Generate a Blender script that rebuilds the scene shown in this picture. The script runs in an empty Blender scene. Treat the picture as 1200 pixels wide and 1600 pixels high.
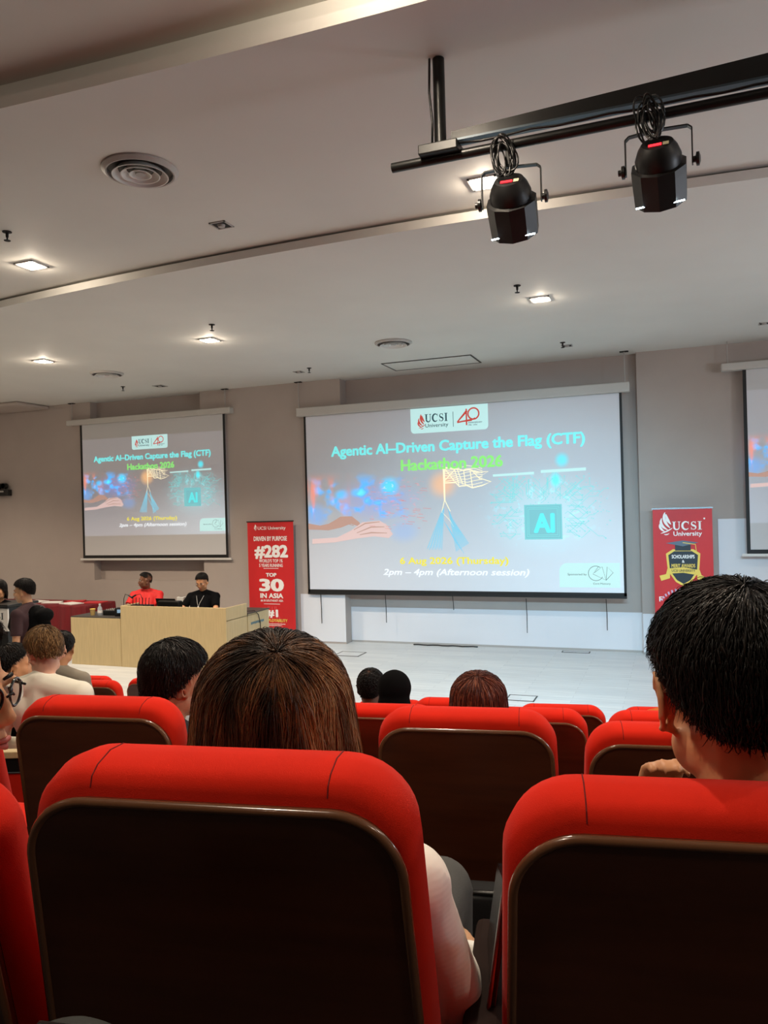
import bpy, bmesh, math, random
import numpy as np
from mathutils import Vector, Matrix, Euler
random.seed(7); rng = np.random.default_rng(7)
S = bpy.context.scene
COL = S.collection
PI = math.pi

# ------------------------------------------------------------------ camera
CAM = Vector((0, 0, 2.13)); PSI, PIT, ROL = 0.36062546, -0.00112702, -0.02670017
FWD = Vector((-math.sin(PSI)*math.cos(PIT), math.cos(PSI)*math.cos(PIT), math.sin(PIT)))
_r = FWD.cross(Vector((0, 0, 1))).normalized(); _u = _r.cross(FWD)
RGT = math.cos(ROL)*_r + math.sin(ROL)*_u
UPV = -math.sin(ROL)*_r + math.cos(ROL)*_u
cd = bpy.data.cameras.new('camera'); cam = bpy.data.objects.new('camera', cd); COL.objects.link(cam)
cd.sensor_fit = 'HORIZONTAL'; cd.sensor_width = 36; cd.lens = 36.0; cd.clip_start = 0.05; cd.clip_end = 100
M = Matrix.Identity(4)
for i in range(3):
    M[i][0] = RGT[i]; M[i][1] = UPV[i]; M[i][2] = -FWD[i]; M[i][3] = CAM[i]
cam.matrix_world = M
S.camera = cam
def ray(px, py): return RGT*((px-600)/1200) - UPV*((py-800)/1200) + FWD
def on_y(px, py, y): d = ray(px, py); return CAM + d*(y/d.y)
def on_z(px, py, z): d = ray(px, py); return CAM + d*((z-CAM.z)/d.z)
def at_d(px, py, d): return CAM + ray(px, py)*d

# ------------------------------------------------------------------ world, exposure, lights
w = bpy.data.worlds.new('world'); S.world = w; w.use_nodes = True
w.node_tree.nodes['Background'].inputs[0].default_value = (0.5, 0.48, 0.46, 1)
w.node_tree.nodes['Background'].inputs[1].default_value = 0.05
S.view_settings.view_transform = 'Standard'; S.view_settings.look = 'None'
S.view_settings.exposure = 0.0; S.view_settings.gamma = 1; S.view_settings.use_curve_mapping = False

def light(name, kind, loc, energy, color, aim=None, size=0.1, spot=1.0, blend=0.5, spread=None):
    d = bpy.data.lights.new(name, kind); d.energy = energy; d.color = color
    if kind == 'AREA':
        d.shape = 'SQUARE'; d.size = size
        if spread: d.spread = spread
    else: d.shadow_soft_size = size
    if kind == 'SPOT': d.spot_size = spot; d.spot_blend = blend
    o = bpy.data.objects.new(name, d); COL.objects.link(o); o.location = loc
    if aim is not None:
        o.rotation_euler = (Vector(aim)-Vector(loc)).to_track_quat('-Z', 'Y').to_euler()
    return o
WARM = (1.0, 0.84, 0.66); COOL = (0.42, 0.77, 1.0); NEUT = (1.0, 0.91, 0.80)
Z1, Z2, Z3 = 4.289, 4.377, 4.55           # ceiling heights: front, middle, rear zones
LAMPS = [(-7.95, 8.14, Z1), (-5.28, 8.09, Z1), (-1.24, 8.06, Z1), (2.8, 8.06, Z1), (-11.9, 8.1, Z1),
         (-9.3, 5.24, Z2), (-5.23, 5.25, Z2), (-1.164, 5.22, Z2), (2.9, 5.22, Z2),
         (-9.3, 2.8, Z3), (-5.2, 2.8, Z3), (-1.15, 2.82, Z3), (2.9, 2.8, Z3),
         (-5.2, 0.0, Z3), (-1.15, 0.0, Z3), (2.9, 0.0, Z3), (-5.2, -3.0, Z3), (-1.15, -3.0, Z3), (2.9, -3.0, Z3)]
LAMP_W = [165, 130, 28, 32, 140, 30, 46, 56, 40, 14, 22, 84, 48, 20, 46, 34, 6, 6, 6]
for (x, y, z), e in zip(LAMPS, LAMP_W):
    light('downlight_glow', 'POINT', (x, y, z-0.022), min(e, 50)*0.36, WARM, size=0.02)
    light('downlight_beam', 'SPOT', (x, y, z-0.05), e*2.4, WARM, aim=(x, y, 0), size=0.06, spot=2.32, blend=0.6)
# added unseen fill lights at the right, aimed up to brighten the ceiling
for p, e, a in (((4.2, 3.9, 2.9), 42, (-0.5, 4.6, 4.4)), ((4.2, 7.0, 2.9), 48, (-1.0, 8.2, 4.3))):
    light('ceiling_fill', 'AREA', p, e, (0.80, 0.88, 1.0), aim=a, size=0.5)
# stage wash from the lighting bar
for x, e in ((-0.69, 410), (-0.03, 410), (0.75, 410), (1.5, 410)):
    light('stage_wash', 'SPOT', (x, 3.95, 3.42), e, COOL, aim=(-2.2+x*0.8, 11.0, 0.6), size=0.07, spot=1.0, blend=0.8)

# ------------------------------------------------------------------ materials
def lin(c):
    c = c/255.0
    return c/12.92 if c <= 0.04045 else ((c+0.055)/1.055)**2.4
def rgb(r, g, b): return (lin(r), lin(g), lin(b), 1)
def mat(name, col, rough=0.6, metal=0.0, spec=0.5, emit=None, estr=0.0, bump=None, vary=None, sheen=0.0, coat=0.0):
    m = bpy.data.materials.new(name); m.use_nodes = True; nt = m.node_tree; b = nt.nodes['Principled BSDF']
    b.inputs['Base Color'].default_value = col; b.inputs['Roughness'].default_value = rough
    b.inputs['Metallic'].default_value = metal; b.inputs['Specular IOR Level'].default_value = spec
    if sheen: b.inputs['Sheen Weight'].default_value = sheen; b.inputs['Sheen Roughness'].default_value = 0.4
    if coat: b.inputs['Coat Weight'].default_value = coat; b.inputs['Coat Roughness'].default_value = 0.12
    if emit: b.inputs['Emission Color'].default_value = emit; b.inputs['Emission Strength'].default_value = estr
    tc = nt.nodes.new('ShaderNodeTexCoord')
    if vary:   # (scale, amount, stretch)
        mp = nt.nodes.new('ShaderNodeMapping'); mp.inputs['Scale'].default_value = vary[2]
        n = nt.nodes.new('ShaderNodeTexNoise'); n.inputs['Scale'].default_value = vary[0]; n.inputs['Detail'].default_value = 5
        nt.links.new(tc.outputs['Object'], mp.inputs[0]); nt.links.new(mp.outputs[0], n.inputs['Vector'])
        r = nt.nodes.new('ShaderNodeMapRange'); r.inputs[3].default_value = 1-vary[1]; r.inputs[4].default_value = 1+vary[1]
        r.inputs[1].default_value = 0.3; r.inputs[2].default_value = 0.7
        nt.links.new(n.outputs['Fac'], r.inputs[0])
        mx = nt.nodes.new('ShaderNodeMix'); mx.data_type = 'RGBA'; mx.blend_type = 'MULTIPLY'; mx.inputs[0].default_value = 1
        mx.inputs[6].default_value = col; nt.links.new(r.outputs[0], mx.inputs[7]); nt.links.new(mx.outputs[2], b.inputs['Base Color'])
    if bump:   # (kind, scale, strength)
        if bump[0] == 'noise':
            n = nt.nodes.new('ShaderNodeTexNoise'); n.inputs['Scale'].default_value = bump[1]; n.inputs['Detail'].default_value = 3; out = n.outputs['Fac']
        else:
            n = nt.nodes.new('ShaderNodeTexWave'); n.inputs['Scale'].default_value = bump[1]; n.inputs['Distortion'].default_value = 1.5
            n.bands_direction = bump[0]; out = n.outputs['Fac']
        nt.links.new(tc.outputs['Object'], n.inputs['Vector'])
        bp = nt.nodes.new('ShaderNodeBump'); bp.inputs['Strength'].default_value = bump[2]; bp.inputs['Distance'].default_value = 0.002
        nt.links.new(out, bp.inputs['Height']); nt.links.new(bp.outputs[0], b.inputs['Normal'])
    return m
def proj(name, col, s=0.6, b=0.35):      # projected light on the pale sheet
    return mat(name, tuple(c*b for c in col[:3])+(1,), 0.9, spec=0.0, emit=col, estr=s)
def emis(name, col, s=1.0):
    return mat(name, (0.02, 0.02, 0.02, 1), 0.9, spec=0.0, emit=col, estr=s)

WALL = mat('taupe_wall_paint', rgb(174, 162, 154), 0.85, vary=(2.0, 0.03, (1, 1, 1)))
WHITE_PANEL = mat('white_wall_panel', rgb(222, 222, 226), 0.6)
CEIL = mat('ceiling_paint', rgb(212, 210, 204), 0.75, vary=(1.3, 0.03, (1, 1, 1)))
WHITE = mat('white_plastic', rgb(215, 213, 208), 0.45)
GREYW = mat('vent_grey_white', rgb(170, 165, 160), 0.5)
DARK = mat('dark_void', rgb(30, 26, 24), 0.8)
BLACK = mat('black_plastic', rgb(18, 18, 18), 0.35)
BLKMET = mat('black_painted_metal', rgb(24, 25, 24), 0.38, metal=0.3, vary=(6, 0.3, (1, 1, 1)))
BLKGLOSS = mat('black_gloss', rgb(9, 9, 10), 0.14, coat=0.6)
LANT = mat('black_lantern_shell', rgb(12, 12, 13), 0.42)
CHROME = mat('brushed_steel', rgb(150, 150, 150), 0.25, metal=1.0)
RED_FAB = mat('red_chair_fabric', rgb(222, 42, 24), 0.95, spec=.12, bump=('noise', 900, 0.35), sheen=0.06, vary=(9, 0.09, (1, 1, 1)))
SEAM = mat('dark_red_seam', rgb(110, 10, 10), 0.9)
WOOD = mat('dark_brown_wood_panel', rgb(78, 40, 23), 0.30, coat=0.25, vary=(3, 0.25, (1, 1, 9)))
ARMW = mat('matt_dark_armrest', rgb(34, 20, 15), 0.85, spec=.15)
RIM = mat('polished_brown_rim', rgb(112, 74, 50), 0.22, coat=0.5)
DESKW = mat('pale_birch_veneer', rgb(206, 184, 138), 0.45, vary=(6, 0.07, (9, 9, 0.7)))
DESKTOP = mat('dark_desk_top', rgb(62, 58, 54), 0.5)
def floor_mat():
    m = bpy.data.materials.new('pale_plank_floor'); m.use_nodes = True; nt = m.node_tree; b = nt.nodes['Principled BSDF']
    tc = nt.nodes.new('ShaderNodeTexCoord'); br = nt.nodes.new('ShaderNodeTexBrick')
    br.inputs['Color1'].default_value = rgb(214, 218, 219); br.inputs['Color2'].default_value = rgb(202, 207, 210); br.inputs['Mortar'].default_value = rgb(184, 188, 192)
    br.inputs['Scale'].default_value = 1.0; br.inputs['Mortar Size'].default_value = 0.0025
    br.inputs['Brick Width'].default_value = 1.1; br.inputs['Row Height'].default_value = 0.11
    n = nt.nodes.new('ShaderNodeTexNoise'); mp = nt.nodes.new('ShaderNodeMapping'); mp.inputs['Scale'].default_value = (1.0, 22, 1)
    n.inputs['Scale'].default_value = 2.2; n.inputs['Detail'].default_value = 6
    nt.links.new(tc.outputs['Object'], br.inputs['Vector']); nt.links.new(tc.outputs['Object'], mp.inputs[0]); nt.links.new(mp.outputs[0], n.inputs['Vector'])
    r = nt.nodes.new('ShaderNodeMapRange'); r.inputs[1].default_value = 0.3; r.inputs[2].default_value = 0.7; r.inputs[3].default_value = 0.86; r.inputs[4].default_value = 1.06
    nt.links.new(n.outputs['Fac'], r.inputs[0])
    mx = nt.nodes.new('ShaderNodeMix'); mx.data_type = 'RGBA'; mx.blend_type = 'MULTIPLY'; mx.inputs[0].default_value = 1
    nt.links.new(br.outputs['Color'], mx.inputs[6]); nt.links.new(r.outputs[0], mx.inputs[7]); nt.links.new(mx.outputs[2], b.inputs['Base Color'])
    b.inputs['Roughness'].default_value = 0.42
    return m
FLOOR = floor_mat()
CARPET = mat('dark_step_carpet', rgb(40, 34, 34), 0.95, bump=('noise', 200, 0.5))

# ------------------------------------------------------------------ mesh helpers
class MB:
    def __init__(s): s.v = []; s.f = []
    def add(s, vs, fs):
        o = len(s.v); s.v += [tuple(v) for v in vs]; s.f += [tuple(i+o for i in f) for f in fs]; return s
    def box(s, a, b, T=None):
        x0, y0, z0 = a; x1, y1, z1 = b
        vs = [Vector(p) for p in ((x0,y0,z0),(x1,y0,z0),(x1,y1,z0),(x0,y1,z0),(x0,y0,z1),(x1,y0,z1),(x1,y1,z1),(x0,y1,z1))]
        if T: vs = [T @ v for v in vs]
        return s.add(vs, [(0,3,2,1),(4,5,6,7),(0,1,5,4),(1,2,6,5),(2,3,7,6),(3,0,4,7)])
    def tube(s, pts, rad, n=8, cap=True):
        pts = [Vector(p) for p in pts]; R = rad if isinstance(rad, (list, tuple)) else [rad]*len(pts)
        vs = []; up = None
        for i, p in enumerate(pts):
            t = (pts[min(i+1, len(pts)-1)]-pts[max(i-1, 0)]).normalized()
            if up is None: up = Vector((0, 0, 1)) if abs(t.z) < 0.9 else Vector((1, 0, 0))
            a = t.cross(up).normalized(); b = a.cross(t); up = b
            for k in range(n):
                an = 2*PI*k/n; vs.append(p+(a*math.cos(an)+b*math.sin(an))*R[i])
        fs = [(i*n+k, i*n+(k+1) % n, (i+1)*n+(k+1) % n, (i+1)*n+k) for i in range(len(pts)-1) for k in range(n)]
        if cap: fs += [tuple(range(n-1, -1, -1)), tuple((len(pts)-1)*n+k for k in range(n))]
        return s.add(vs, fs)
    def loops(s, L, cap=True, closed=True):
        n = len(L[0]); vs = [p for l in L for p in l]
        rng_ = range(n) if closed else range(n-1)
        fs = [(i*n+k, i*n+(k+1) % n, (i+1)*n+(k+1) % n, (i+1)*n+k) for i in range(len(L)-1) for k in rng_]
        if cap: fs += [tuple(range(n-1, -1, -1)), tuple((len(L)-1)*n+k for k in range(n))]
        return s.add(vs, fs)
    def lathe(s, prof, c=(0, 0, 0), n=32, axis='Z', cap=True):
        L = []
        for r, h in prof:
            l = []
            for k in range(n):
                a = 2*PI*k/n; x, y = r*math.cos(a), r*math.sin(a)
                p = (x, y, h) if axis == 'Z' else ((x, h, -y) if axis == 'Y' else (h, x, y))
                l.append((p[0]+c[0], p[1]+c[1], p[2]+c[2]))
            L.append(l)
        return s.loops(L, cap)
    def ell(s, c, r, T=None, nu=20, nv=14):
        vs = []; c = Vector(c)
        for j in range(1, nv):
            th = PI*j/nv
            for i in range(nu):
                ph = 2*PI*i/nu
                v = Vector((r[0]*math.sin(th)*math.cos(ph), r[1]*math.sin(th)*math.sin(ph), r[2]*math.cos(th)))
                if T: v = T @ v
                vs.append(c+v)
        t = Vector((0, 0, r[2])); b = Vector((0, 0, -r[2]))
        if T: t = T @ t; b = T @ b
        vs += [c+t, c+b]; T0 = len(vs)-2; B0 = T0+1
        fs = [(j*nu+i, (j+1)*nu+i, (j+1)*nu+(i+1) % nu, j*nu+(i+1) % nu) for j in range(nv-2) for i in range(nu)]
        fs += [(T0, i, (i+1) % nu) for i in range(nu)] + [(B0, (nv-2)*nu+(i+1) % nu, (nv-2)*nu+i) for i in range(nu)]
        return s.add(vs, fs)
    def cap(s, p0, r0, p1, r1, flat=False, n=14):     # tapered capsule
        p0 = Vector(p0); p1 = Vector(p1); d = p1-p0; L = d.length
        if L < 1e-6: return s.ell(p0, (r0, r0, r0))
        pts = []; rr = []
        m = 5
        if flat: pts = [p0, p0+d*0.5, p1]; rr = [r0, (r0+r1)/2, r1]
        else:
            u = d/L
            for k in range(m): a = PI/2*(1-k/m); pts.append(p0-u*r0*math.sin(a)); rr.append(max(r0*math.cos(a), 1e-4))
            pts += [p0, p0+d*0.5, p1]; rr += [r0, (r0+r1)/2, r1]
            for k in range(1, m+1): a = PI/2*k/m; pts.append(p1+u*r1*math.sin(a)); rr.append(max(r1*math.cos(a), 1e-4))
        return s.tube(pts, rr, n)
    def poly(s, pts, y=0.0):      # flat polygon in XZ plane facing -Y
        a = sum(pts[i][0]*pts[(i+1) % len(pts)][1]-pts[(i+1) % len(pts)][0]*pts[i][1] for i in range(len(pts)))
        if a < 0: pts = pts[::-1]
        return s.add([(p[0], y, p[1]) for p in pts], [tuple(range(len(pts)))])
    def stroke(s, pts, wd, y=0.0):   # ribbon in XZ plane
        W = wd if isinstance(wd, (list, tuple)) else [wd]*len(pts); vs = []
        for i, p in enumerate(pts):
            a = pts[max(i-1, 0)]; b = pts[min(i+1, len(pts)-1)]; dx, dz = b[0]-a[0], b[1]-a[1]; L = math.hypot(dx, dz) or 1
            nx, nz = -dz/L*W[i]/2, dx/L*W[i]/2
            vs += [(p[0]+nx, y, p[1]+nz), (p[0]-nx, y, p[1]-nz)]
        return s.add(vs, [(2*i, 2*i+1, 2*i+3, 2*i+2) for i in range(len(pts)-1)])
    def mesh(s, name, smooth=False):
        me = bpy.data.meshes.new(name); me.from_pydata(s.v, [], s.f); me.update()
        if smooth: me.polygons.foreach_set('use_smooth', [True]*len(me.polygons))
        return me
    def obj(s, name, m, parent=None, smooth=False, bevel=0, auto=None):
        me = s.mesh(name, smooth or bool(auto)); me.materials.append(m)
        o = bpy.data.objects.new(name, me); COL.objects.link(o)
        if parent: o.parent = parent
        if auto: 
            try: me.set_sharp_from_angle(angle=auto)
            except Exception: pass
        if bevel:
            md = o.modifiers.new('bevel', 'BEVEL'); md.width = bevel; md.segments = 2; md.limit_method = 'ANGLE'
        return o
def remeshed(mb, name, m, voxel, parent=None, smooth_it=4):
    me = mb.mesh(name); o = bpy.data.objects.new(name, me); COL.objects.link(o)
    r = o.modifiers.new('r', 'REMESH'); r.mode = 'VOXEL'; r.voxel_size = voxel; r.use_smooth_shade = True
    if smooth_it: sm = o.modifiers.new('s', 'SMOOTH'); sm.factor = 0.5; sm.iterations = smooth_it
    bpy.context.view_layer.update()
    dg = bpy.context.evaluated_depsgraph_get()
    me2 = bpy.data.meshes.new_from_object(o.evaluated_get(dg), depsgraph=dg)
    o.modifiers.clear(); o.data = me2; me2.name = name; bpy.data.meshes.remove(me)
    me2.materials.clear(); me2.materials.append(m)
    me2.polygons.foreach_set('use_smooth', [True]*len(me2.polygons))
    if parent: o.parent = parent
    return o
def tag(o, label=None, cat=None, group=None, kind=None):
    if label: o['label'] = label
    if cat: o['category'] = cat
    if group: o['group'] = group
    if kind: o['kind'] = kind
    return o
def struct(o): o['kind'] = 'structure'; return o
def empty(name, loc, rz=0, label=None, cat=None, group=None):
    o = bpy.data.objects.new(name, None); COL.objects.link(o); o.location = loc; o.rotation_euler = (0, 0, rz)
    o.empty_display_size = 0.1
    return tag(o, label, cat, group)
def copy_tree(o, parent=None):
    c = o.copy(); COL.objects.link(c); c.parent = parent
    for ch in list(o.children): copy_tree(ch, c)
    return c
def text_obj(name, body, m, parent, x, z, width=None, height=None, y=0.0, bold=0.0, align='L', shear=0.0, extr=0.0):
    """lettering in the XZ plane facing -Y; (x, z) is the lower left (or centre) of the capital height"""
    c = bpy.data.curves.new(name, 'FONT'); c.body = body; c.size = 1; c.resolution_u = 3; c.extrude = extr; c.shear = shear
    o = bpy.data.objects.new(name, c); COL.objects.link(o); bpy.context.view_layer.update()
    dg = bpy.context.evaluated_depsgraph_get(); me = bpy.data.meshes.new_from_object(o.evaluated_get(dg), depsgraph=dg)
    bpy.data.objects.remove(o); bpy.data.curves.remove(c)
    n = len(me.vertices); co = np.empty(n*3); me.vertices.foreach_get('co', co); co = co.reshape(-1, 3)
    x0, x1 = co[:, 0].min(), co[:, 0].max()
    sz = height/0.73 if height else width/(x1-x0); sx = width/(x1-x0) if width else sz
    out = np.empty_like(co); off = -(x1-x0)*sx/2 if align == 'C' else 0
    out[:, 0] = (co[:, 0]-x0)*sx+off+x; out[:, 1] = y+co[:, 2]*0; out[:, 2] = co[:, 1]*sz+z
    if bold:      # heavier strokes: the outline widened by overlapping copies of the same flat letters
        polys = [tuple(p.vertices) for p in me.polygons]; V = []; F = []; bx_, bz_ = bold*sx, bold*sz
        for k, (ax, az) in enumerate(((0, 0), (1, 0), (-1, 0), (0, .8), (0, -.8), (.8, .6), (-.8, .6), (.8, -.6), (-.8, -.6))):
            V += [(q[0]+ax*bx_, q[1]-.00012*k, q[2]+az*bz_) for q in out]; F += [tuple(i+k*n for i in f) for f in polys]
        bpy.data.meshes.remove(me); me = bpy.data.meshes.new(name); me.from_pydata(V, [], F)
    else: me.vertices.foreach_set('co', out.ravel())
    me.update(); me.name = name; me.materials.clear(); me.materials.append(m)
    o = bpy.data.objects.new(name, me); COL.objects.link(o); o.parent = parent
    return o
def arc(cx, cz, rx, rz, a0, a1, n=20):
    return [(cx+rx*math.cos(a0+(a1-a0)*i/n), cz+rz*math.sin(a0+(a1-a0)*i/n)) for i in range(n+1)]

# ------------------------------------------------------------------ room shell
YA, YR, YL = 11.618, 11.50, 11.38        # back of the screen recess, wall right of it, wall left of it
XL, XR, YB = -13.5, 4.6, -5.0
struct(MB().box((XL, 7.5, -0.45), (XR, YA+.1, 0)).obj('floor', FLOOR))
o = MB().box((XL, YB, -0.55), (XR, 7.5, -0.25)).obj('floor', FLOOR); struct(o)
# front wall: recess behind the centre screen, niche behind the left one
struct(MB().box((-5.0, YA, 0), (-0.45, YA+.2, 4.4)).obj('wall_front', WALL))
struct(MB().box((-0.45, YR, 0), (XR, YA+.2, 4.4)).obj('wall_front', WALL))
NX0, NX1, NZ = -10.04, -7.66, 1.0
lw = MB(); lw.box((NX1, YL, 0), (-5.0, YA+.2, 4.4)); lw.box((NX0, YL, 0), (NX1, YA+.2, NZ)); lw.box((XL, YL, 0), (NX0, YA+.2, 4.4)); lw.box((NX0, YA-.06, NZ), (NX1, YA+.2, 4.4))
struct(lw.obj('wall_front', WALL))
struct(MB().box((XL-.2, YB, -.5), (XL, YA, 4.7)).obj('wall_left', WALL))
struct(MB().box((XR, YB, -.5), (XR+.2, YA, 4.7)).obj('wall_right', WALL))
struct(MB().box((XL, YB-.2, -.5), (XR, YB, 4.7)).obj('wall_back', mat('darkened_back_wall', rgb(66, 54, 46), .9)))  # unseen wall, its colour darkened to cut light bounced onto the ceiling steps
# white lower panelling
wp = MB(); wp.box((-5.0, YA-.012, .03), (-0.45, YA, .574)); struct(wp.obj('trim_1', WHITE_PANEL))
wp = MB()
for a, b, h in ((-0.45, 0.56, .574), (0.56, 1.9, 1.9), (1.91, 3.2, 1.9), (3.21, XR, 1.9)): wp.box((a+.004, YR-.012, .03), (b, YR, h))
struct(wp.obj('trim_2', WHITE_PANEL))
struct(MB().box((-5.8, YL-.006, .03), (-5.0, YL, .80)).obj('trim_3', WHITE_PANEL))
struct(MB().box((-5.0, YA-.016, 0), (-0.45, YA-.012, .03)).box((-0.45, YR-.016, 0), (XR, YR-.012, .03)).obj('baseboard_front', GREYW))
# stepped ceiling
def edge(y0, c):   # gently bowed edges of the ceiling steps
    return [(x, y0 + c*(x+2.1)**2) for x in np.linspace(XL, XR, 40)]
e1 = [(x, 5.63+min(0.0145*(x+1.9)**2, .9)) for x in np.linspace(XL, XR, 48)]
e2 = [(x, 3.26-min(0.010*(x+0.9)**2, .5)) for x in np.linspace(XL, XR, 48)]
def slab(a, b, z, t=.06):
    m = MB(); n = len(a)
    vs = [(x, y, z) for x, y in a]+[(x, y, z) for x, y in b]+[(x, y, z+t) for x, y in a]+[(x, y, z+t) for x, y in b]
    fs = [(i, n+i, n+i+1, i+1) for i in range(n-1)]+[(2*n+i, 2*n+i+1, 3*n+i+1, 3*n+i) for i in range(n-1)]
    fs += [(i, i+1, 2*n+i+1, 2*n+i) for i in range(n-1)]
    return m.add(vs, fs)
fr = [(x, YA+.2) for x, _ in e1]; bk = [(x, YB) for x, _ in e1]
struct(slab(e1, fr, Z1, .068).obj('ceiling', CEIL)); struct(slab([(x, y) for x, y in e2], [(x, y+.20) for x, y in e1], Z2, .06).obj('ceiling', CEIL))
struct(slab([(x, y+.07) for x, y in e1], [(x, y+.12) for x, y in e1], Z1+.068, .03).obj('trim_5', CEIL))
struct(slab([(x, y+.07) for x, y in e2], [(x, y+.12) for x, y in e2], Z2+.06, .113).obj('trim_6', CEIL))
struct(slab(bk, [(x, y+.20) for x, y in e2], Z3, .30).obj('ceiling', CEIL))
struct(MB().box((XL, 10.62, 4.22), (-11.0, YL, Z1)).obj('trim_4', WALL, bevel=.03))
# seating steps
ROWZ = {0: 1.07, 1: 0.81, 2: 0.55, 3: 0.29, 4: 0.03}
def rowdir(a): return Vector((math.cos(a), math.sin(a), 0))
st = MB()
TH = 0.17   # the rows are turned a little towards the middle of the hall
Tst = Matrix.Rotation(TH, 4, 'Z')
for z, y1 in ((1.07, -0.10+.35), (0.81, 1.50), (0.55, 2.65), (0.29, 3.72), (0.03, 4.75)):
    st.box((-6.6, -4.4, -.3), (3.6, y1, z), Tst)
struct(st.obj('floor', CARPET))

# ------------------------------------------------------------------ slide artwork
E_TITLE = proj('cyan_lettering', rgb(130, 240, 240), 0.83)
E_HACK = proj('lime_lettering', rgb(150, 240, 130), 0.79)
E_DATE = proj('yellow_lettering', rgb(240, 226, 84), 0.83)
E_WHT = proj('white_lettering', rgb(240, 244, 248), 0.83)
E_BOX = proj('pale_cyan_box', rgb(205, 246, 243), 0.71)
E_DK = emis('slate_print', rgb(50, 92, 100), 0.7)
E_RED = emis('red_print', rgb(215, 80, 70), 0.8)
E_CY = proj('cyan_line', rgb(150, 240, 240), 0.61)
E_CY2 = proj('bright_cyan', rgb(110, 240, 245), 0.79)
E_CHIP = proj('chip_fill', rgb(135, 205, 212), 0.71)
E_GOLD = proj('gold_line', rgb(255, 240, 200), 0.96)
E_BLU = proj('blue_line', rgb(150, 215, 238), 0.71)
E_SK1 = proj('hand_light', rgb(235, 205, 200), 0.71)
E_SK2 = proj('hand_shade', rgb(205, 165, 150), 0.66)
E_PINK = proj('pink_code', rgb(240, 170, 170), 0.61)
SW, SH = 5.0, 2.86
def sheet_mat(name, z0, sc, sheet_w, sheet_h):
    """projected picture on the white sheet: blurred blue and orange desk scene left, teal glow right"""
    m = bpy.data.materials.new(name); m.use_nodes = True; nt = m.node_tree; N = nt.nodes; L = nt.links; b = N['Principled BSDF']
    b.inputs['Base Color'].default_value = rgb(205, 205, 206); b.inputs['Roughness'].default_value = 0.9; b.inputs['Specular IOR Level'].default_value = 0.05
    tc = N.new('ShaderNodeTexCoord'); mp = N.new('ShaderNodeMapping'); mp.inputs['Location'].default_value = (0, 0, -z0/sc); mp.inputs['Scale'].default_value = (1/sc, 1/sc, 1/sc)
    L.new(tc.outputs['Object'], mp.inputs[0]); sep = N.new('ShaderNodeSeparateXYZ'); L.new(mp.outputs[0], sep.inputs[0])
    X, Z = sep.outputs[0], sep.outputs[2]
    def mr(v, a, bb, c=0, d=1):
        n = N.new('ShaderNodeMapRange'); n.interpolation_type = 'SMOOTHSTEP'; n.inputs[1].default_value = a; n.inputs[2].default_value = bb
        n.inputs[3].default_value = c; n.inputs[4].default_value = d; L.new(v, n.inputs[0]); return n.outputs[0]
    def mul(a, c):
        n = N.new('ShaderNodeMath'); n.operation = 'MULTIPLY'; n.use_clamp = False
        for k, v in enumerate((a, c)):
            if isinstance(v, (int, float)): n.inputs[k].default_value = v
            else: L.new(v, n.inputs[k])
        return n.outputs[0]
    def noise(sx, sz, det=2, off=0):
        q = N.new('ShaderNodeMapping'); q.inputs['Scale'].default_value = (sx, 1, sz); q.inputs['Location'].default_value = (off, 0, off); L.new(mp.outputs[0], q.inputs[0])
        n = N.new('ShaderNodeTexNoise'); n.inputs['Scale'].default_value = 1; n.inputs['Detail'].default_value = det; L.new(q.outputs[0], n.inputs['Vector']); return n.outputs['Fac']
    def blob(cx, cz, rx, rz, pw=1.0):
        q = N.new('ShaderNodeMapping'); q.inputs['Location'].default_value = (-cx/rx, 0, -cz/rz); q.inputs['Scale'].default_value = (1/rx, 0, 1/rz); L.new(mp.outputs[0], q.inputs[0])
        g = N.new('ShaderNodeVectorMath'); g.operation = 'LENGTH'; L.new(q.outputs[0], g.inputs[0]); return mr(g.outputs['Value'], 1, 0.2)
    acc = None; dark = []
    def layer(col, fac, s=1.0):
        nonlocal acc
        if max(col) > .5: dark.append((fac, s))
        n = N.new('ShaderNodeMix'); n.data_type = 'RGBA'; n.blend_type = 'ADD'; n.inputs[0].default_value = 1; n.clamp_factor = False
        v = N.new('ShaderNodeVectorMath'); v.operation = 'SCALE'; v.inputs[0].default_value = tuple(c*s for c in col[:3]); L.new(fac, v.inputs[3])
        if acc is None: acc = v.outputs[0]; return
        a = N.new('ShaderNodeVectorMath'); a.operation = 'ADD'; L.new(acc, a.inputs[0]); L.new(v.outputs[0], a.inputs[1]); acc = a.outputs[0]
    one = mr(Z, -50, -49)
    inside = mul(mr(Z, -0.02, 0.02), mr(Z, SH, SH-.02))
    layer((0.05, 0.05, 0.065), mul(one, inside), 1)
    layer((0.04, 0.06, 0.09), mul(mr(Z, 2.2, 0.0), inside), 0.75)
    layer((0.10, 0.17, 0.20), mul(mr(X, 1.5, 5.0), mul(mr(Z, 1.9, 0.4), inside)), 0.9)
    band = mul(mr(Z, 1.05, 1.3), mr(Z, 1.95, 1.65))
    layer((0.95, 0.22, 0.08), mul(mul(mr(noise(4.5, 1.3), .45, .62), band), mr(X, 1.05, .2)), .75)
    layer((0.0, 0.45, 1.0), mul(mul(mr(noise(3.2, 4.0, 2, 5), .48, .66), band), mul(mr(X, 2.1, 1.3), mr(X, -.1, .3))), .95)
    layer((0.0, 0.65, 1.0), blob(1.48, 1.66, .22, .20), .95)
    layer((0.0, 0.55, 1.0), blob(.65, 1.55, .17, .12), .75); layer((0.0, 0.55, 1.0), blob(.93, 1.58, .17, .10), .75)
    layer((0.05, 0.35, 0.85), blob(.18, 1.22, .28, .28), .6); layer((0.15, 0.25, 0.9), blob(1.25, 1.45, .9, .45), .30)
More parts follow.
